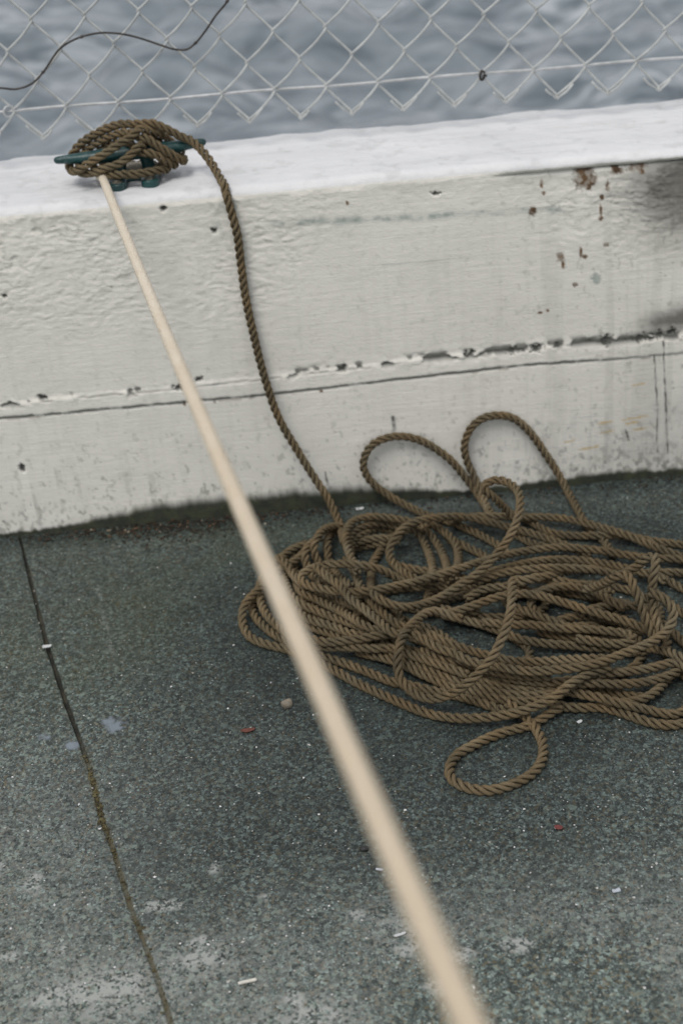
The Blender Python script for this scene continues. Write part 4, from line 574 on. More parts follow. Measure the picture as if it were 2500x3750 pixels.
('Q1','coil',[1567,-2235,199,1620,-2202,198,1670,-2171,197,1739,-2131,195,1811,-2096,190,1885,-2064,184,1939,-2039,178,2010,-2004,167,2080,-1967,154,2151,-1931,140,2204,-1905,129,2275,-1872,114,2348,-1842,100,2405,-1824,90,2482,-1810,79,2562,-1808,72,2641,-1817,68,2699,-1831,68,2774,-1859,72,2844,-1897,80,2908,-1943,89,2955,-1980,98,3017,-2030,109,3079,-2080,121,3122,-2120,129,3177,-2178,138,3233,-2235,146,3292,-2289,152,3339,-2326,155,3405,-2371,157,3469,-2418,159,3524,-2476,159,3558,-2524,160,3591,-2576,160]),
('X','coil',[1999,-2589,307,2046,-2550,302,2109,-2503,291,2159,-2473,281,2231,-2440,269,2305,-2410,259,2361,-2390,254,2432,-2358,242,2491,-2312,219,2542,-2258,190,2591,-2202,160,2630,-2162,138,2686,-2112,111,2751,-2073,88,2806,-2056,75,2882,-2052,63,2943,-2058,59]),
('Q2','coil',[1555,-2332,209,1610,-2304,213,1663,-2280,218,1739,-2258,227,1817,-2249,241,1896,-2254,256,1954,-2264,268,2030,-2283,284,2106,-2303,297,2164,-2316,306,2243,-2331,315,2322,-2344,320,2401,-2355,322,2461,-2363,321,2540,-2372,316,2620,-2379,307,2699,-2383,294,2757,-2382,281,2834,-2377,259,2910,-2370,234,2967,-2366,214,3041,-2366,185,3114,-2378,155,3185,-2402,128,3236,-2428,113,3285,-2462,102]),
('NM','coil',[1112,-2748,110,1164,-2782,110,1230,-2825,111,1281,-2858,112,1346,-2904,113,1412,-2951,115,1478,-2997,117,1525,-3033,119,1586,-3086,121,1646,-3139,123,1704,-3195,125,1746,-3238,126,1801,-3297,127,1858,-3352,127,1925,-3397,126,1979,-3423,125,2053,-3453,122,2130,-3476,118,2208,-3493,113,2287,-3507,108,2346,-3520,104,2423,-3542,102,2500,-3565,101,2576,-3590,103,2634,-3608,105,2710,-3631,110,2786,-3658,115,2859,-3691,120,2912,-3719,123,2982,-3757,125,3036,-3786,127]),
('Y1','coil',[1806,-2656,143,1837,-2710,148,1867,-2761,154,1911,-2828,164,1959,-2891,174,2011,-2953,183,2049,-3000,190,2101,-3061,197,2157,-3118,201,2202,-3159,202,2263,-3212,195,2328,-3256,179,2381,-3279,165,2457,-3298,150,2537,-3309,139,2615,-3325,134,2672,-3341,132,2731,-3360,131]),
('Y2','coil',[1516,-3082,200,1572,-3108,200,1626,-3134,200,1699,-3167,199,1776,-3188,199,1855,-3200,198,1915,-3208,198,1993,-3223,197,2071,-3245,196,2146,-3271,194,2203,-3293,193,2278,-3320,193,2355,-3343,192,2433,-3362,192,2492,-3375,192,2571,-3391,192,2648,-3413,193,2723,-3441,194,2780,-3463,195,2854,-3494,196,2925,-3529,197,2981,-3579,198,2994,-3628,198,2957,-3685,199,2886,-3708,199,2807,-3704,199,2750,-3689,198,2675,-3659,198,2602,-3625,197,2529,-3592,196,2476,-3567,195,2420,-3540,195]),
('T','coil',[1129,-2904,213,1189,-2888,215,1246,-2874,217,1324,-2854,223,1402,-2835,231,1480,-2817,243,1538,-2805,253,1616,-2792,269,1695,-2783,284,1754,-2779,295,1834,-2778,307,1913,-2785,315,1991,-2803,320,2048,-2823,322,2121,-2857,323,2192,-2895,320,2260,-2938,316,2311,-2971,311,2379,-3013,304,2447,-3055,296,2498,-3087,289,2566,-3130,281,2635,-3170,274,2704,-3211,267,2755,-3243,261,2824,-3284,254,2895,-3323,245,2947,-3352,239,3015,-3395,230,3078,-3443,221,3138,-3496,213,3182,-3536,208,3226,-3580,205]),
('J','bight',[2628,-2896,363,2669,-2929,393,2709,-2981,437,2731,-3023,474,2756,-3081,524,2778,-3138,577,2799,-3194,631,2817,-3235,672,2846,-3287,726,2887,-3331,777,2941,-3373,813,2972,-3418,824,2994,-3491,816,3007,-3557,778,3024,-3607,719,3039,-3639,670,3058,-3678,602,3079,-3717,534,3103,-3754,467,3121,-3778,415,3144,-3815,350,3164,-3856,313]),
('K','bight',[2905,-3329,784,2955,-3294,777,3001,-3257,770,3065,-3214,771,3123,-3204,806,3156,-3221,849,3196,-3255,909,3244,-3289,954,3266,-3330,970,3261,-3403,966,3245,-3452,944,3220,-3500,888,3202,-3531,817,3195,-3551,760,3191,-3580,685,3189,-3616,613,3188,-3652,565,3186,-3712,513,3195,-3775,464,3210,-3818,428,3228,-3868,397]),
('P','coil',[-208,-2080,458,-180,-2135,458,-143,-2205,456,-114,-2258,455,-74,-2327,452,-32,-2395,450,11,-2462,446,42,-2514,444,75,-2586,441,103,-2661,437,132,-2735,432,159,-2789,429,203,-2855,423,249,-2921,418,293,-2987,412,324,-3039,409,364,-3108,405,402,-3178,402,440,-3249,400,469,-3302,398,509,-3370,394,565,-3423,389,637,-3445,383,695,-3443,377,767,-3453,368,826,-3499,357,878,-3559,347,917,-3604,340,972,-3661,332,1035,-3709,327,1103,-3750,323,1148,-3788,321,1199,-3849,319,1254,-3906,317,1319,-3952,316,1389,-3990,314,1444,-4015,313,1517,-4046,313,1588,-4083,314,1657,-4123,318,1709,-4153,323,1780,-4190,333,1851,-4223,345,1924,-4253,360,1980,-4272,372,2055,-4294,388,2131,-4314,404,2208,-4331,417,2267,-4339,426,2346,-4341,434,2425,-4332,441,2504,-4317,445,2562,-4302,447,2637,-4274,448,2710,-4242,449,2783,-4209,450,2838,-4185,450,2911,-4152,450,2984,-4118,451,3054,-4080,452,3106,-4049,454,3172,-4004,460,3235,-3957,471,3291,-3907,495,3324,-3870,526,3347,-3826,584,3337,-3783,646,3299,-3735,692,3260,-3697,715,3202,-3647,732,3154,-3609,739]),
('V','bightv',[377,-2658,423,401,-2714,419,445,-2777,410,488,-2817,400,554,-2855,381,626,-2873,357,701,-2868,333,755,-2851,316,824,-2816,296,889,-2774,278,954,-2728,264,1002,-2694,255,1068,-2649,248,1134,-2604,247,1199,-2559,251,1248,-2524,258,1313,-2480,270,1382,-2443,286,1454,-2414,305,1506,-2391,323,1571,-2359,355,1635,-2333,394,1698,-2311,438,1743,-2290,471,1800,-2255,515,1856,-2214,555,1910,-2171,596,1947,-2136,627,1992,-2088,672,2033,-2038,719,2068,-1983,765,2089,-1938,797,2112,-1871,834,2130,-1798,862,2139,-1722,881,2139,-1663,891,2130,-1584,899,2110,-1507,904,2079,-1434,906,2047,-1385,906,1990,-1332,905,1918,-1310,900,1844,-1321,889,1799,-1345,872,1792,-1379,830,1835,-1382,776,1882,-1361,716,1913,-1338,670,1951,-1303,609,1988,-1268,548,2027,-1237,485,2058,-1220,438,2103,-1221,380,2138,-1249,346]),
('L','bightl',[1300,-3137,294,1244,-3113,300,1192,-3086,309,1124,-3049,327,1053,-3032,348,984,-3053,368,939,-3088,382,886,-3145,399,839,-3208,413,796,-3275,426,765,-3326,434,724,-3394,442,684,-3463,446,649,-3535,445,626,-3590,441,599,-3664,429,576,-3736,405,562,-3787,378,550,-3850,330,546,-3909,276,557,-3970,228,579,-4017,202,618,-4082,179,662,-4148,170,711,-4211,171,751,-4255,177,809,-4308,192,872,-4350,215,922,-4374,238,988,-4399,276,1050,-4419,321,1111,-4435,371,1155,-4443,410,1215,-4445,463,1275,-4434,514,1336,-4412,560,1381,-4388,592,1437,-4349,633,1486,-4302,675,1529,-4251,719,1560,-4212,753,1599,-4158,797,1633,-4100,841,1656,-4053,870,1684,-3986,904,1706,-3914,929,1723,-3838,945,1734,-3779,953,1747,-3700,960,1759,-3621,963,1772,-3544,963,1787,-3498,961,1822,-3497,957,1879,-3511,950,1951,-3489,942,2006,-3467,937,2063,-3446,932])
]]
HITCH = np.array([-2268,960,4241,-2211,979,4241,-2154,998,4241,-2096,1014,4240,-2038,1026,4237,-1979,1034,4233,-1919,1037,4229,-1860,1035,4226,-1801,1028,4224,-1743,1014,4223,-1688,993,4224,-1638,963,4226,-1593,925,4230,-1555,881,4236,-1523,831,4243,-1499,778,4249,-1482,722,4256,-1476,665,4262,-1477,607,4270,-1486,551,4281,-1506,500,4295,-1539,454,4306,-1583,417,4313,-1634,389,4316,-1689,370,4317,-1747,358,4316,-1806,352,4316,-1866,350,4319,-1925,351,4324,-1984,356,4327,-2040,367,4326,-2093,388,4322,-2142,420,4321,-2186,457,4320,-2226,497,4320,-2256,547,4315,-2277,601,4308,-2292,657,4305,-2302,714,4307,-2306,769,4321,-2303,817,4349,-2290,853,4386,-2263,870,4428,-2227,866,4469,-2185,851,4505,-2140,828,4532,-2091,800,4551,-2044,769,4567,-1995,738,4583,-1949,709,4605,-1909,659,4621,-1865,614,4615,-1821,578,4595,-1786,548,4559,-1738,521,4509,-1673,492,4505,-1620,477,4502,-1570,468,4479,-1523,467,4448,-1479,476,4412,-1443,499,4375,-1414,535,4343,-1394,583,4316,-1385,637,4299,-1386,694,4289,-1391,750,4289,-1401,803,4301,-1418,844,4329,-1443,864,4370,-1472,863,4416,-1504,846,4459,-1537,824,4503,-1571,803,4553,-1603,757,4599,-1636,691,4621,-1651,622,4611,-1677,570,4579,-1709,510,4591,-1754,460,4579,-1801,439,4544,-1846,419,4511,-1893,401,4481,-1945,388,4454,-1999,378,4433,-2057,373,4420,-2116,370,4412,-2176,376,4397,-2229,393,4376,-2280,418,4359,-2331,445,4349,-2373,483,4338,-2409,528,4330,-2436,579,4323,-2456,634,4320,-2471,690,4323,-2479,746,4332,-2478,795,4353,-2467,830,4389,-2442,847,4433,-2406,852,4474,-2364,846,4510,-2319,834,4541,-2270,818,4569,-2220,801,4592,-2169,785,4617,-2116,769,4640,-2064,750,4660,-2011,729,4679,-1958,707,4699,-1899,683,4706,-1843,657,4701,-1795,626,4685,-1748,598,4665,-1697,561,4664,-1634,530,4652,-1589,519,4611,-1543,504,4580,-1496,487,4549,-1450,473,4516,-1404,469,4481,-1362,478,4444,-1327,503,4408,-1302,542,4375,-1286,590,4349,-1277,644,4332,-1276,701,4324,-1281,757,4326,-1292,807,4341,-1312,844,4375,-1337,862,4418,-1369,863,4463,-1404,845,4504,-1436,818,4544,-1467,784,4582,-1498,746,4615,-1531,708,4648,-1566,669,4678,-1610,635,4703,-1657,609,4732,-1715,566,4752,-1768,526,4724,-1815,502,4694,-1865,477,4674,-1917,455,4655,-1969,435,4634,-2021,419,4610,-2074,408,4584,-2127,401,4558,-2182,399,4533,-2236,400,4508,-2289,402,4481,-2341,408,4453,-2391,420,4424,-2438,441,4397,-2478,474,4373,-2512,518,4360,-2540,568,4359,-2560,623,4364,-2574,679,4372,-2580,735,4383,-2577,787,4401,-2560,826,4432,-2532,847,4473,-2497,852,4517,-2456,847,4558,-2408,837,4595,-2357,825,4628,-2305,811,4657,-2251,798,4682,-2197,786,4707,-2142,774,4731,-2085,763,4751,-2027,754,4768,-1968,746,4783,-1906,734,4787,-1847,720,4784,-1789,708,4781,-1730,699,4782,-1670,692,4782,-1610,688,4782,-1550,678,4773,-1496,667,4748,-1443,660,4720,-1392,654,4690,-1343,651,4657,-1295,648,4624,-1247,640,4599,-1199,618,4587,-1156,587,4570,-1118,551,4544,-1082,514,4515,-1048,476,4484,-1016,437,4452,-986,398,4417,-958,361,4379,-932,324,4341,-908,285,4302,-886,244,4266,-866,198,4236,-849,149,4213,-834,99,4206,-820,48,4201,-808,-3,4115,-797,-44,4074,-787,-64,4019,-777,-74,3960,-768,-80,3901,-759,-84,3842,-749,-83,3783,-741,-81,3724,-735,-80,3664,-731,-80,3604,-730,-80,3544,-730,-79,3484,-730,-79,3424,-731,-79,3364,-731,-79,3304,-730,-80,3244,-729,-81,3184,-728,-82,3124,-727,-83,3064,-725,-85,3004,-723,-87,2944,-720,-88,2884,-717,-90,2824,-712,-91,2764,-707,-92,2705,-701,-94,2645,-695,-95,2585,-688,-96,2526,-681,-97,2466,-674,-99,2406,-667,-101,2347,-661,-103,2287,-654,-105,2228,-647,-107,2168,-639,-110,2109,-631,-113,2049,-622,-117,1990,-613,-121,1931,-602,-126,1872,-591,-131,1813,-580,-137,1754,-569,-143,1696,-557,-150,1638,-544,-157,1579,-530,-163,1521,-514,-171,1464,-498,-178,1407,-479,-185,1350,-458,-192,1294,-436,-199,1239,-412,-207,1184,-387,-215,1130,-362,-223,1077,-336,-233,1023,-311,-245,970,-286,-257,917,-261,-270,864,-235,-284,812,-209,-300,760,-182,-316,708,-155,-333,658,-128,-350,607,-100,-368,557,-71,-387,508,-43,-407,459,-15,-430,411,11,-457,365,33,-491,320,52,-531,279,69,-575,243,88,-625,215,104,-678,193,116,-732,169,124,-786,144,131,-840,119,129,-901,162,129,-955,189,130,-1010,215,131,-1067,237,132,-1124,258,133,-1181,280,134,-1238,300,135,-1296,319,136,-1355,335,139,-1414,347,142,-1475,353], float).reshape(-1, 3) * 1e-4
rope = tag(empty('brown_rope', (.16, -.25, 0)), 'brown three-strand rope hitched on the cleat and running down to a loose heaped coil', 'rope')
parts = {}
for i, (n, g, P) in enumerate(STR):
    mb = parts.setdefault(g, MB())
    laid_rope(mb, spline(P, 5), R, phase=i * 1.7, seg=7 if n == 'f' else 9, step=.003 if n == 'f' else .0022)
H = resample(spline(HITCH, 5), .0022)
cut = int(np.where(H[:, 1] < 0)[0][0])
mb = MB(); laid_rope(mb, H[:cut + 3], R); mb.build('cleat_hitch', M_ROPE, rope)
s_at = np.linalg.norm(np.diff(H[:cut + 1], axis=0), axis=1).sum()
mb = MB(); laid_rope(mb, H[cut:], R, s0=s_at, phase=.4); mb.build('hanging_length', M_ROPE, rope)
parts['coil'].build('coil', M_ROPE, rope)
for g, lab in (('loopl', 'lower rope loop leaning on the foot of the wall'), ('loopr', 'taller rope loop leaning on the wall'), ('bightv', 'loop standing up at the back of the coil'),
               ('bightl', 'large loop lying over the front of the coil'), ('bight', 'upright bends at the far side of the coil')):
    o = parts[g].build('loop', M_ROPE, rope); o['label'] = lab

# stray fibres standing off the rope all along it
mb = MB(); rs_ = np.random.RandomState(21); Ls = [spline(P, 3) for n, g, P in STR if n != 'f'] + [H[::3]]
wts = np.array([len(p) for p in Ls], float); wts /= wts.sum()
hv, hf_, hn, hfib = [], [], 0, []
for k in range(5200):
    P = Ls[rs_.choice(len(Ls), p=wts)]; i = rs_.randint(1, len(P) - 2); T = P[i + 1] - P[i]; T = T / (np.linalg.norm(T) + 1e-9)
    e = rs_.randn(3); e -= T * (e @ T); e /= np.linalg.norm(e); L = .003 + .0065 * rs_.rand() ** 2; f = T * (1 if rs_.rand() < .6 else -1); w3 = np.cross(T, e) * rs_.randn() * .5
    u = np.linspace(0, 1, 5)[:, None]; Q = P[i] + e * (R * .90 + L * (.55 * u - .30 * u * u)) + (f + w3) * L * (.75 * u) + np.array([0, 0, -.0012]) * u * u
    if Q[:, 2].min() < .0006: continue
    V, F = tube(Q, np.array([.00013, .00013, .00012, .00009, .00004]), 3, False)
    hv.append(V); hf_.append(F[0] + hn); hn += len(V)
o = mesh_obj('stray_fibres', np.concatenate(hv), np.concatenate(hf_), M_ROPE, rope, attrs={'fib': np.concatenate(hv) * 200.}); o['kind'] = 'stuff'

# ------------------------------------------------------------------ taut pale line
A0 = np.array((-0.2189, 0.043, 0.4286)); A1 = np.array((0.0253, -1.3156, 0.5869)); dirv = (A1 - A0) / np.linalg.norm(A1 - A0); L01 = np.linalg.norm(A1 - A0)
tt = np.r_[np.linspace(0, L01, 90), np.linspace(L01 + .02, L01 + .9, 40)]
P = A0 + dirv * tt[:, None]; P[:, 2] -= .012 * np.sin(np.clip(tt / L01, 0, 1) * math.pi)
lead = spline(np.array([(-.176, .094, HW + .008), (-.200, .092, HW + .0085), (-.221, .078, HW + .009), (-.224, .058, HW + .0105)] + [tuple(P[0]), tuple(P[3])]), 6)[:-6]
V, F = tube(np.concatenate([lead[:-1], P]), .0047, 16)
line = tag(mesh_obj('mooring_line', V, F, M_LINE, loc=tuple(A0)), 'pale smooth line pulled taut from the cleat towards the viewer', 'rope')

# ------------------------------------------------------------------ cleat
cleat = tag(empty('mooring_cleat', (-.185, .066, HW)), 'dark teal metal horn cleat bolted to the white coping', 'cleat')
hA = np.array((-.272, .0565, HW + .0325)); hB = np.array((-.100, .0745, HW + .0335))
t = np.r_[0, .004, .012, .03, np.linspace(.06, .94, 40), .97, .988, .996, 1.]
Pm = hA + t[:, None] * (hB - hA); e = np.minimum(t, 1 - t)
Pm[:, 2] += .0020 * (1 - sstep(0, .3, e)) - .0012
rr = (.0042 + .0050 * np.clip(e / .32, 0, 1)) * np.sqrt(np.clip(1 - (1 - np.clip(e / .022, 0, 1)) ** 2, .02, 1))
V, F = tube(Pm, rr, 18); V[:, 2] = HW + .0325 + (V[:, 2] - HW - .0325) * .92
mesh_obj('horn', V, F, M_CLEAT, cleat)
def stadium(cx, y0, y1, r, z0, z1, bev=.0016, n=14):
    th = np.linspace(math.pi, 2 * math.pi, n); ring = [(cx + r * math.cos(a), y0 + r * math.sin(a)) for a in th] + [(cx - r * math.cos(a), y1 - r * math.sin(a)) for a in th]
    ring = np.array(ring); c = ring.mean(0); m = len(ring); V = []
    for s, z in ((1., z0), (1., z1 - bev), (.975, z1 - bev * .3), (.90, z1)):
        q = c + (ring - c) * np.array([1 - (1 - s) * 1.0, 1 - (1 - s) * .45]); V += [(a, b, z) for a, b in q]
    i = np.arange(4 * m).reshape(4, m); j = np.roll(i, -1, 1)
    Q = np.stack([i[:-1], j[:-1], j[1:], i[1:]], -1).reshape(-1, 4); V.append((c[0], c[1], z1)); T = np.stack([i[3], j[3], np.full(m, 4 * m)], -1)
    return np.array(V), [Q, T]
for cx, dy in ((-.2025, 0.), (-.1665, .004)):
    V, F = stadium(cx, .0375 + dy, .093 + dy, .0100, HW - .002, HW + .0075)
    mb = MB(); mb.add(V, F); foot = mb.build('foot', M_CLEAT, cleat)
    s = np.linspace(0, 1, 12); Pl = np.stack([cx + (s * .004 if cx < -.18 else -s * .004), .0645 + dy + 0 * s, HW + .006 + s * .024], -1)
    V, F = tube(Pl, .0068 + .0042 * (1 - s) ** 3 + .0026 * s ** 3, 16); mesh_obj('leg', V, F, M_CLEAT, cleat)
    for by in (.0372 + dy, .0935 + dy):
        th = np.arange(6) * math.pi / 3 + .3; mb = MB()
        V, F = tube(np.array([(cx, by, HW + .0070), (cx, by, HW + .0082), (cx, by, HW + .0084)]), np.array([.0060, .0060, .0056]), 20); mb.add(V, F)
        V, F = tube(np.array([(cx, by, HW + .0083), (cx, by, HW + .0108), (cx, by, HW + .0114)]), np.array([.0040, .0040, .0030]), 6); mb.add(V, F)
        b = mb.build('bolt', M_BOLT, cleat, smooth=False)
V, F = stadium(0, -.011, .011, .006, HW - .002, HW + .004)
V = np.stack([-.1845 + (V[:, 1]) , .066 + V[:, 0], V[:, 2]], -1); mb = MB(); mb.add(V, [f[:, ::-1] for f in F]); mb.build('base_web', M_CLEAT, cleat)

# ------------------------------------------------------------------ chain-link fence
FY = .15
def fpt(i, j, dy=0.): return np.array([-.3235 + .06096 * i + .00247 * j, FY + dy, .4856 - .00062 * i + .03348 * j])
fence = tag(empty('chain_link_fence', (0, FY, .45)), 'grey chain-link fence with a ragged lower edge above the white wall', 'fence')
mb = MB(); WR = .00152; JT = 15
rf = np.random.RandomState(8)
for m2 in range(-22, 45):
    m = m2 / 2.; even = (m2 % 2 == 0)      # even: left bends on even rows; odd: left bends on odd rows
    u = np.linspace(-1, JT, (JT + 1) * 14 + 1)
    ph = u if even else u + 1               # ph even -> left bend
    tri = np.arcsin(.994 * np.cos(math.pi * ph)) / math.asin(.994)   # +1 at left bend
    xx = m + .25 - (.25 + .016) * tri
    dep = -np.tanh(np.sin(math.pi * ph) * 2.2) * .0021
    # front strands bow a little
    bow = np.maximum(0, np.sin(math.pi * ph)) * .050 - np.maximum(0, -np.sin(math.pi * ph)) * .006
    wobx = .010 * (rf.rand() - .5); wo = .012 * np.sin(u * 1.3 + rf.rand() * 6)
    P = np.array([fpt(a + b + c + wobx, j) for a, b, c, j in zip(xx, bow, wo * .4, u)]); P[:, 1] += dep
    # lower end: knuckled over its neighbour, tail bent back up
    right_tip = even                         # even wires end on a right bend, odd ones on a left bend
    sgn = 1 if right_tip else -1
    tip = P[0].copy(); tail_l = .34 + .26 * rf.rand(); sp = .0015 + .003 * rf.rand() ** 2
    tip_pt = tip + np.array([0, 0, -.0015])
    tail = [tip_pt + np.array([sgn * .0304 * q, (-.0040 if right_tip else .0038), .0330 * q + (.002 if q == 0 else 0) - sp * (q > .1)]) for q in (tail_l, tail_l * .55, .06)]
    P = np.concatenate([np.array(tail), [tip_pt + np.array([0, -.0018 if right_tip else .0018, -.0012])], P[1:]])
    V, F = tube(spline(P, 2), WR, 7); mb.add(V, F)
mb.build('wire_mesh', M_WIRE, fence)
xs = np.linspace(-11, 22, 120); P = np.array([fpt(i, .02 * math.sin(i * 1.7)) for i in xs]); P[:, 1] += .0002
V, F = tube(P, .0018, 8); mesh_obj('tension_wire', V, F, M_TWIRE, fence)
def ring(c, r, turns, mat, tilt, wr=.0013):
    th = np.linspace(0, turns * 2 * math.pi, int(turns * 22)); P = np.stack([c[0] + r * np.cos(th) * math.cos(tilt), c[1] + r * np.cos(th) * math.sin(tilt) + .0015 * (th / 6.28 - turns / 2), c[2] + r * np.sin(th)], -1)
    P = np.concatenate([P, P[-1:] + np.array([[.003, -.002, -.006]])]); V, F = tube(P, wr, 7); return mesh_obj('tie_ring', V, F, mat, fence)
ring(fpt(-.09, 0, -.001), .0062, 2.2, M_TWIRE, .6)
ring(fpt(9.02, -.05, -.002), .0052, 3.1, M_DARKWIRE, .9, .0012)

P = np.array([(-.55, .147, .545), (-.44, .142, .525), (-.3335, .1405, .5152), (-.3138, .1400, .5124), (-.2953, .1410, .5168), (-.2807, .1430, .5279), (-.2592, .1430, .5506), (-.2452, .140, .5592), (-.2295, .1395, .5641), (-.2116, .140, .5664), (-.1944, .1405, .5649), (-.1752, .141, .5603), (-.1563, .1415, .5529), (-.1398, .1415, .5456), (-.1278, .1405, .5411), (-.1129, .1395, .5398), (-.1021, .1395, .5462), (-.0879, .140, .56), (-.0763, .1405, .5735), (-.0612, .142, .588), (-.045, .152, .612), (-.06, .158, .65), (-.10, .156, .70)])
V, F = tube(spline(P, 8), .00122, 8); mbw = MB(); mbw.add(V, F)
for q in (P[16], P[8], P[19], P[5]):
    V, F = tube(np.array([q + (-.002, -.0005, -.0015), q, q + (.002, .0005, .0012)]), np.array([.0010, .0022, .0010]), 7); mbw.add(V, F)
tag(mbw.build('loose_wire', M_DARKWIRE, loc=(-.2, .14, .55)), 'dark bent wire snagged in a wave across the chain-link fence', 'wire')

# ------------------------------------------------------------------ small things on the ground
def pebble(name, mat, loc, size, seed, label, cat, rot=0., facet=False):
    import bmesh
    bm = bmesh.new(); bmesh.ops.create_icosphere(bm, subdivisions=3, radius=1.)
    V = np.array([v.co[:] for v in bm.verts]); F = np.array([[v.index for v in f.verts] for f in bm.faces]); bm.free()
    n = 1 + .38 * (fbm(V[:, 0] * 1.3 + 7 + seed, V[:, 1] * 1.3 + V[:, 2] * .9 + 3, seed, 3) - .5)
    if facet:   # squared-off lump
        V = np.sign(V) * np.abs(V) ** .55; V /= np.abs(V).max()
    V = V * n[:, None] * np.array(size); c, s = math.cos(rot), math.sin(rot)
    V = np.stack([V[:, 0] * c - V[:, 1] * s, V[:, 0] * s + V[:, 1] * c, V[:, 2]], -1)
    h = float(ground_h(np.array(loc[0]), np.array(loc[1]))); L = (loc[0], loc[1], h + size[2] * .8)
    return tag(mesh_obj(name, V + np.array(L), F, mat, loc=L), label, cat)
def flat(name, mat, loc, lx, ly, seed, label, cat, rot=0., curl=.3, thick=.0006, shape='leaf'):
    nu, nv = 15, 9; u, v = np.meshgrid(np.linspace(-1, 1, nu), np.linspace(-1, 1, nv), indexing='ij')
    w = np.sqrt(np.clip(1 - u ** 2, .0, 1)) if shape == 'leaf' else (.75 + .5 * (fbm(u * 2 + seed, u * 0, seed, 3) - .3)) * np.clip(1.25 - np.abs(u) ** 6 * .8, .2, 1)
    w = w * (.85 + .3 * fbm(u * 3 + seed, v * 3, seed, 2)) + .03
    x = u * lx; y = v * w * ly; z = curl * ((u * lx) ** 2 / lx + (v * w * ly) ** 2 / ly * .8) + .0006 * fbm(u * 3, v * 3, seed + 4, 2)
    c, s = math.cos(rot), math.sin(rot); T = np.stack([x * c - y * s, x * s + y * c, z], -1).reshape(-1, 3)
    h = float(ground_h(np.array(loc[0]), np.array(loc[1]))); L = (loc[0], loc[1], h + .0007)
    top = T + np.array([0, 0, thick]); F = grid_faces(nu, nv); n = nu * nv; i = np.arange(n).reshape(nu, nv)
    rim = np.r_[i[:, 0], i[-1, 1:], i[-2::-1, -1], i[0, -2:0:-1]]; r2 = np.roll(rim, -1)
    side = np.stack([rim, r2, r2 + n, rim + n], -1)
    return tag(mesh_obj(name, np.concatenate([T, top]) + np.array(L), np.concatenate([F[:, ::-1], F + n, side]), mat, loc=L), label, cat)
pebble('stone', M_STONE, (-.060, -.397), (.0056, .0042, .0040), 3, 'small squarish tan stone lying left of the rope coil', 'stone', .35, True)
pebble('pebble', M_PEB, (.0035, -.615), (.0042, .0032, .0024), 5, 'tiny black pebble near the taut pale line', 'pebble', .2)
flat('dead_leaf', M_LEAF, (-.0998, -.4317), .0074, .0027, 2, 'dark red-brown dead leaf lying left of the taut line', 'leaf', .1, .12)
flat('leaf_scrap', M_LEAF2, (.1772, -.6108), .0040, .0026, 7, 'small bright red leaf scrap below the front loop of rope', 'leaf', -.4, .2)
P = np.array([(-.107, -.7565, .003), (-.103, -.755, .0022), (-.098, -.7542, .0022), (-.092, -.7540, .003)])
V, F = tube(spline(P, 5), np.r_[.0009, np.full(14, .0014), .0010], 8); tag(mesh_obj('twig', V, F, M_TWIG, loc=(-.098, -.755, .002)), 'short bleached white twig on the concrete near the bottom edge', 'twig')
for k, (x, y, lx, ly, rot, mt, lab) in enumerate((
        (-.3215, -.2515, .0050, .0026, .1, M_CHIP, 'white flake lying across the joint in the concrete'),
        (.2241, -.4665, .0028, .0020, .5, M_CHIP, 'small white flake in the shade just below the heaped coil'),
        (.0150, -.6420, .0032, .0015, -.3, M_CHIPB, 'bluish white flake right of the taut line'),
        (.0261, -.7192, .0052, .0013, .3, M_CHIP, 'thin white sliver left of the taut line near the bottom edge'),
        (.0385, -.0135, .0050, .0030, .2, M_CHIP, 'pale flake at the foot of the wall beside the hanging rope'),
        (.0480, -.0335, .0038, .0028, .9, M_CHIPB, 'second flake lying between the wall flake and the coil'),
        (.2110, -.6930, .0036, .0022, .2, M_CHIPB, 'bluish flake alone on the concrete at lower right'))):
    flat('paint_flake', mt, (x, y), lx, ly, 20 + k, lab, 'paint flake', rot, .10, .0007, 'chip')['group'] = 'pale flakes on the concrete'

def scatter(name, mat, pts, size, tints, seed, label, cat, flatness=(.35, .9), kind='stuff'):
    """countless crumbs as one mesh of small irregular solids"""
    r = np.random.RandomState(seed); n = len(pts)
    base = np.array([(1, 0, 0), (0, 1, 0), (-1, 0, 0), (0, -1, 0), (0, 0, 1), (0, 0, -1)], float)
    Fb = np.array([(0, 1, 4), (1, 2, 4), (2, 3, 4), (3, 0, 4), (1, 0, 5), (2, 1, 5), (3, 2, 5), (0, 3, 5)])
    V = base[None] * (.55 + .9 * r.rand(n, 6, 1)) * size[:, None, None]
    V[:, :, 0] *= (.7 + .9 * r.rand(n))[:, None]; V[:, :, 2] *= (flatness[0] + (flatness[1] - flatness[0]) * r.rand(n))[:, None]
    a = r.rand(n) * 6.28; c, s = np.cos(a)[:, None], np.sin(a)[:, None]
    x = V[:, :, 0] * c - V[:, :, 1] * s; y = V[:, :, 0] * s + V[:, :, 1] * c
    W = np.stack([x + pts[:, 0, None], y + pts[:, 1, None], V[:, :, 2] + pts[:, 2, None]], -1).reshape(-1, 3)
    F = (Fb[None] + (np.arange(n) * 6)[:, None, None]).reshape(-1, 3)
    o = mesh_obj(name, W, F, mat, smooth=False, attrs={'tint': np.repeat(tints, 6)})
    return tag(o, label, cat, kind=kind)
n = 1500; x = rnd.uniform(-.45, .55, n); y = -.03 - .9 * rnd.rand(n) ** .8; sz = .00045 + .0009 * rnd.rand(n) ** 3
scatter('grit', M_GRIT, np.stack([x, y, ground_h(x, y) + sz * .3], -1), sz, np.clip(.25 + .85 * rnd.rand(n), 0, 1), 1, 'fine pale grit scattered over the concrete', 'grit')
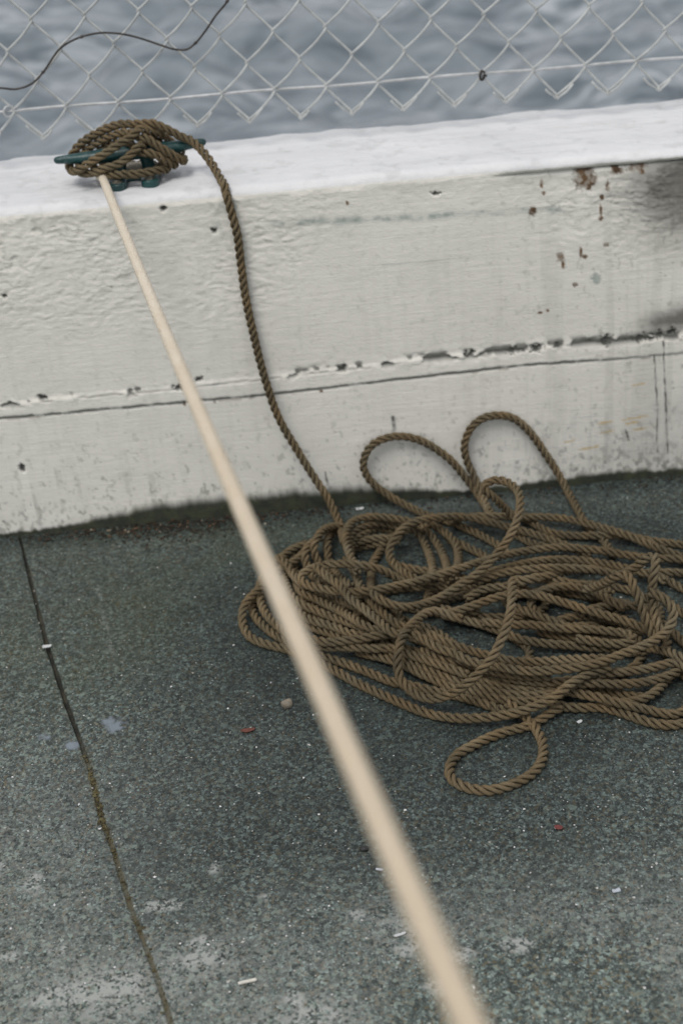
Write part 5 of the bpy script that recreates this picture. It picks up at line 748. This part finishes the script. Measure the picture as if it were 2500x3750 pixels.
n = 1500; x = np.r_[rnd.normal(-.19, .075, n - 500), rnd.uniform(-.42, .48, 500)]; y = -.002 - np.abs(rnd.normal(0, .013, n)) * (1 + .8 * np.exp(-((x + .17) / .09) ** 2)); sz = .0007 + .0015 * rnd.rand(n) ** 2
scatter('leaf_litter', M_LITTER, np.stack([x, y, ground_h(x, y) + sz * .4 + .003 * rnd.rand(n) * np.exp(y / .012)], -1), sz, np.clip(rnd.rand(n) ** 1.7, 0, 1), 2, 'brown leaf crumbs and dirt gathered along the foot of the wall', 'litter', (.25, .6))
n = 260; y = np.r_[rnd.uniform(-.80, -.44, 90), rnd.normal(-.527, .030, 170)]; x = joint_x(y) + rnd.normal(0, .0021, n); sz = .0007 + .0015 * rnd.rand(n) ** 2
scatter('moss', M_MOSS, np.stack([x, y, ground_h(x, y) - .0015 + sz * .3], -1), sz, rnd.rand(n), 3, 'dry brown moss and soil filling the joint in the concrete', 'moss', (.5, .9))

# ------------------------------------------------------------------ light, sky, camera
EL, AZ = math.radians(60), math.radians(-150)     # overcast: a broad soft sun
w = bpy.data.worlds.new('World'); sc.world = w; w.use_nodes = True; nt = w.node_tree
bg = nt.nodes['Background']; sky = nt.nodes.new('ShaderNodeTexSky'); sky.sky_type = 'NISHITA'; sky.sun_disc = False
sky.sun_elevation = EL; sky.sun_rotation = AZ; sky.dust_density = 3.; sky.air_density = 1.; sky.ozone_density = 1.
hs = nt.nodes.new('ShaderNodeHueSaturation'); hs.inputs['Saturation'].default_value = .4
nt.links.new(sky.outputs[0], hs.inputs['Color']); cl = nt.nodes.new('ShaderNodeMix'); cl.data_type = 'RGBA'; cl.inputs[0].default_value = .7;    # cloud deck, brighter and darker in broad patches
tc = nt.nodes.new('ShaderNodeTexCoord'); cn = nt.nodes.new('ShaderNodeTexNoise'); cn.inputs['Scale'].default_value = 3.2; cn.inputs['Detail'].default_value = 4.
mp = nt.nodes.new('ShaderNodeMapping'); mp.inputs['Scale'].default_value = (1., 1., 3.); nt.links.new(tc.outputs['Generated'], mp.inputs[0]); nt.links.new(mp.outputs[0], cn.inputs['Vector'])
cr = nt.nodes.new('ShaderNodeValToRGB'); cc = np.array((5.7, 5.8, 6.05)); cr.color_ramp.elements[0].position = .32; cr.color_ramp.elements[1].position = .68
cr.color_ramp.elements[0].color = tuple(cc * .050) + (1.,); cr.color_ramp.elements[1].color = tuple(cc * .180) + (1.,)
vm = nt.nodes.new('ShaderNodeVectorMath'); vm.operation = 'SCALE'; vm.inputs['Scale'].default_value = 10.; nt.links.new(cn.outputs['Fac'], cr.inputs[0]); nt.links.new(cr.outputs[0], vm.inputs[0]); nt.links.new(vm.outputs[0], cl.inputs[7])
nt.links.new(hs.outputs[0], cl.inputs[6]); nt.links.new(cl.outputs[2], bg.inputs['Color']); bg.inputs['Strength'].default_value = .10
sl = bpy.data.lights.new('sun', 'SUN'); sl.energy = 1.45; sl.angle = math.radians(24); sl.color = (1., .965, .91)
so = bpy.data.objects.new('sun', sl); COL.objects.link(so)
sd = Vector((math.sin(AZ) * math.cos(EL), math.cos(AZ) * math.cos(EL), math.sin(EL)))   # towards the sun
so.rotation_euler = sd.to_track_quat('Z', 'Y').to_euler(); so.location = (0, 0, 5)

cd = bpy.data.cameras.new('camera'); cam = bpy.data.objects.new('camera', cd); COL.objects.link(cam); sc.camera = cam
cam.matrix_world = Matrix([[0.995712, 0.092112, -0.008543, 0.0], [-0.053426, 0.497211, -0.865983, -1.59071], [-0.07552, 0.862726, 0.5, 0.91], [0.0, 0.0, 0.0, 1.0]])
cd.sensor_fit = 'VERTICAL'; cd.sensor_height = 36.; cd.lens = 51.582; cd.clip_start = .02; cd.clip_end = 2000
cd.dof.use_dof = True; cd.dof.focus_distance = 1.38; cd.dof.aperture_fstop = 5.4
sc.view_settings.view_transform = 'Standard'; sc.view_settings.look = 'None'; sc.view_settings.exposure = .08; sc.view_settings.gamma = 1.
sc.cycles.use_denoising = True
sc.cycles.max_bounces = 6; sc.cycles.diffuse_bounces = 1
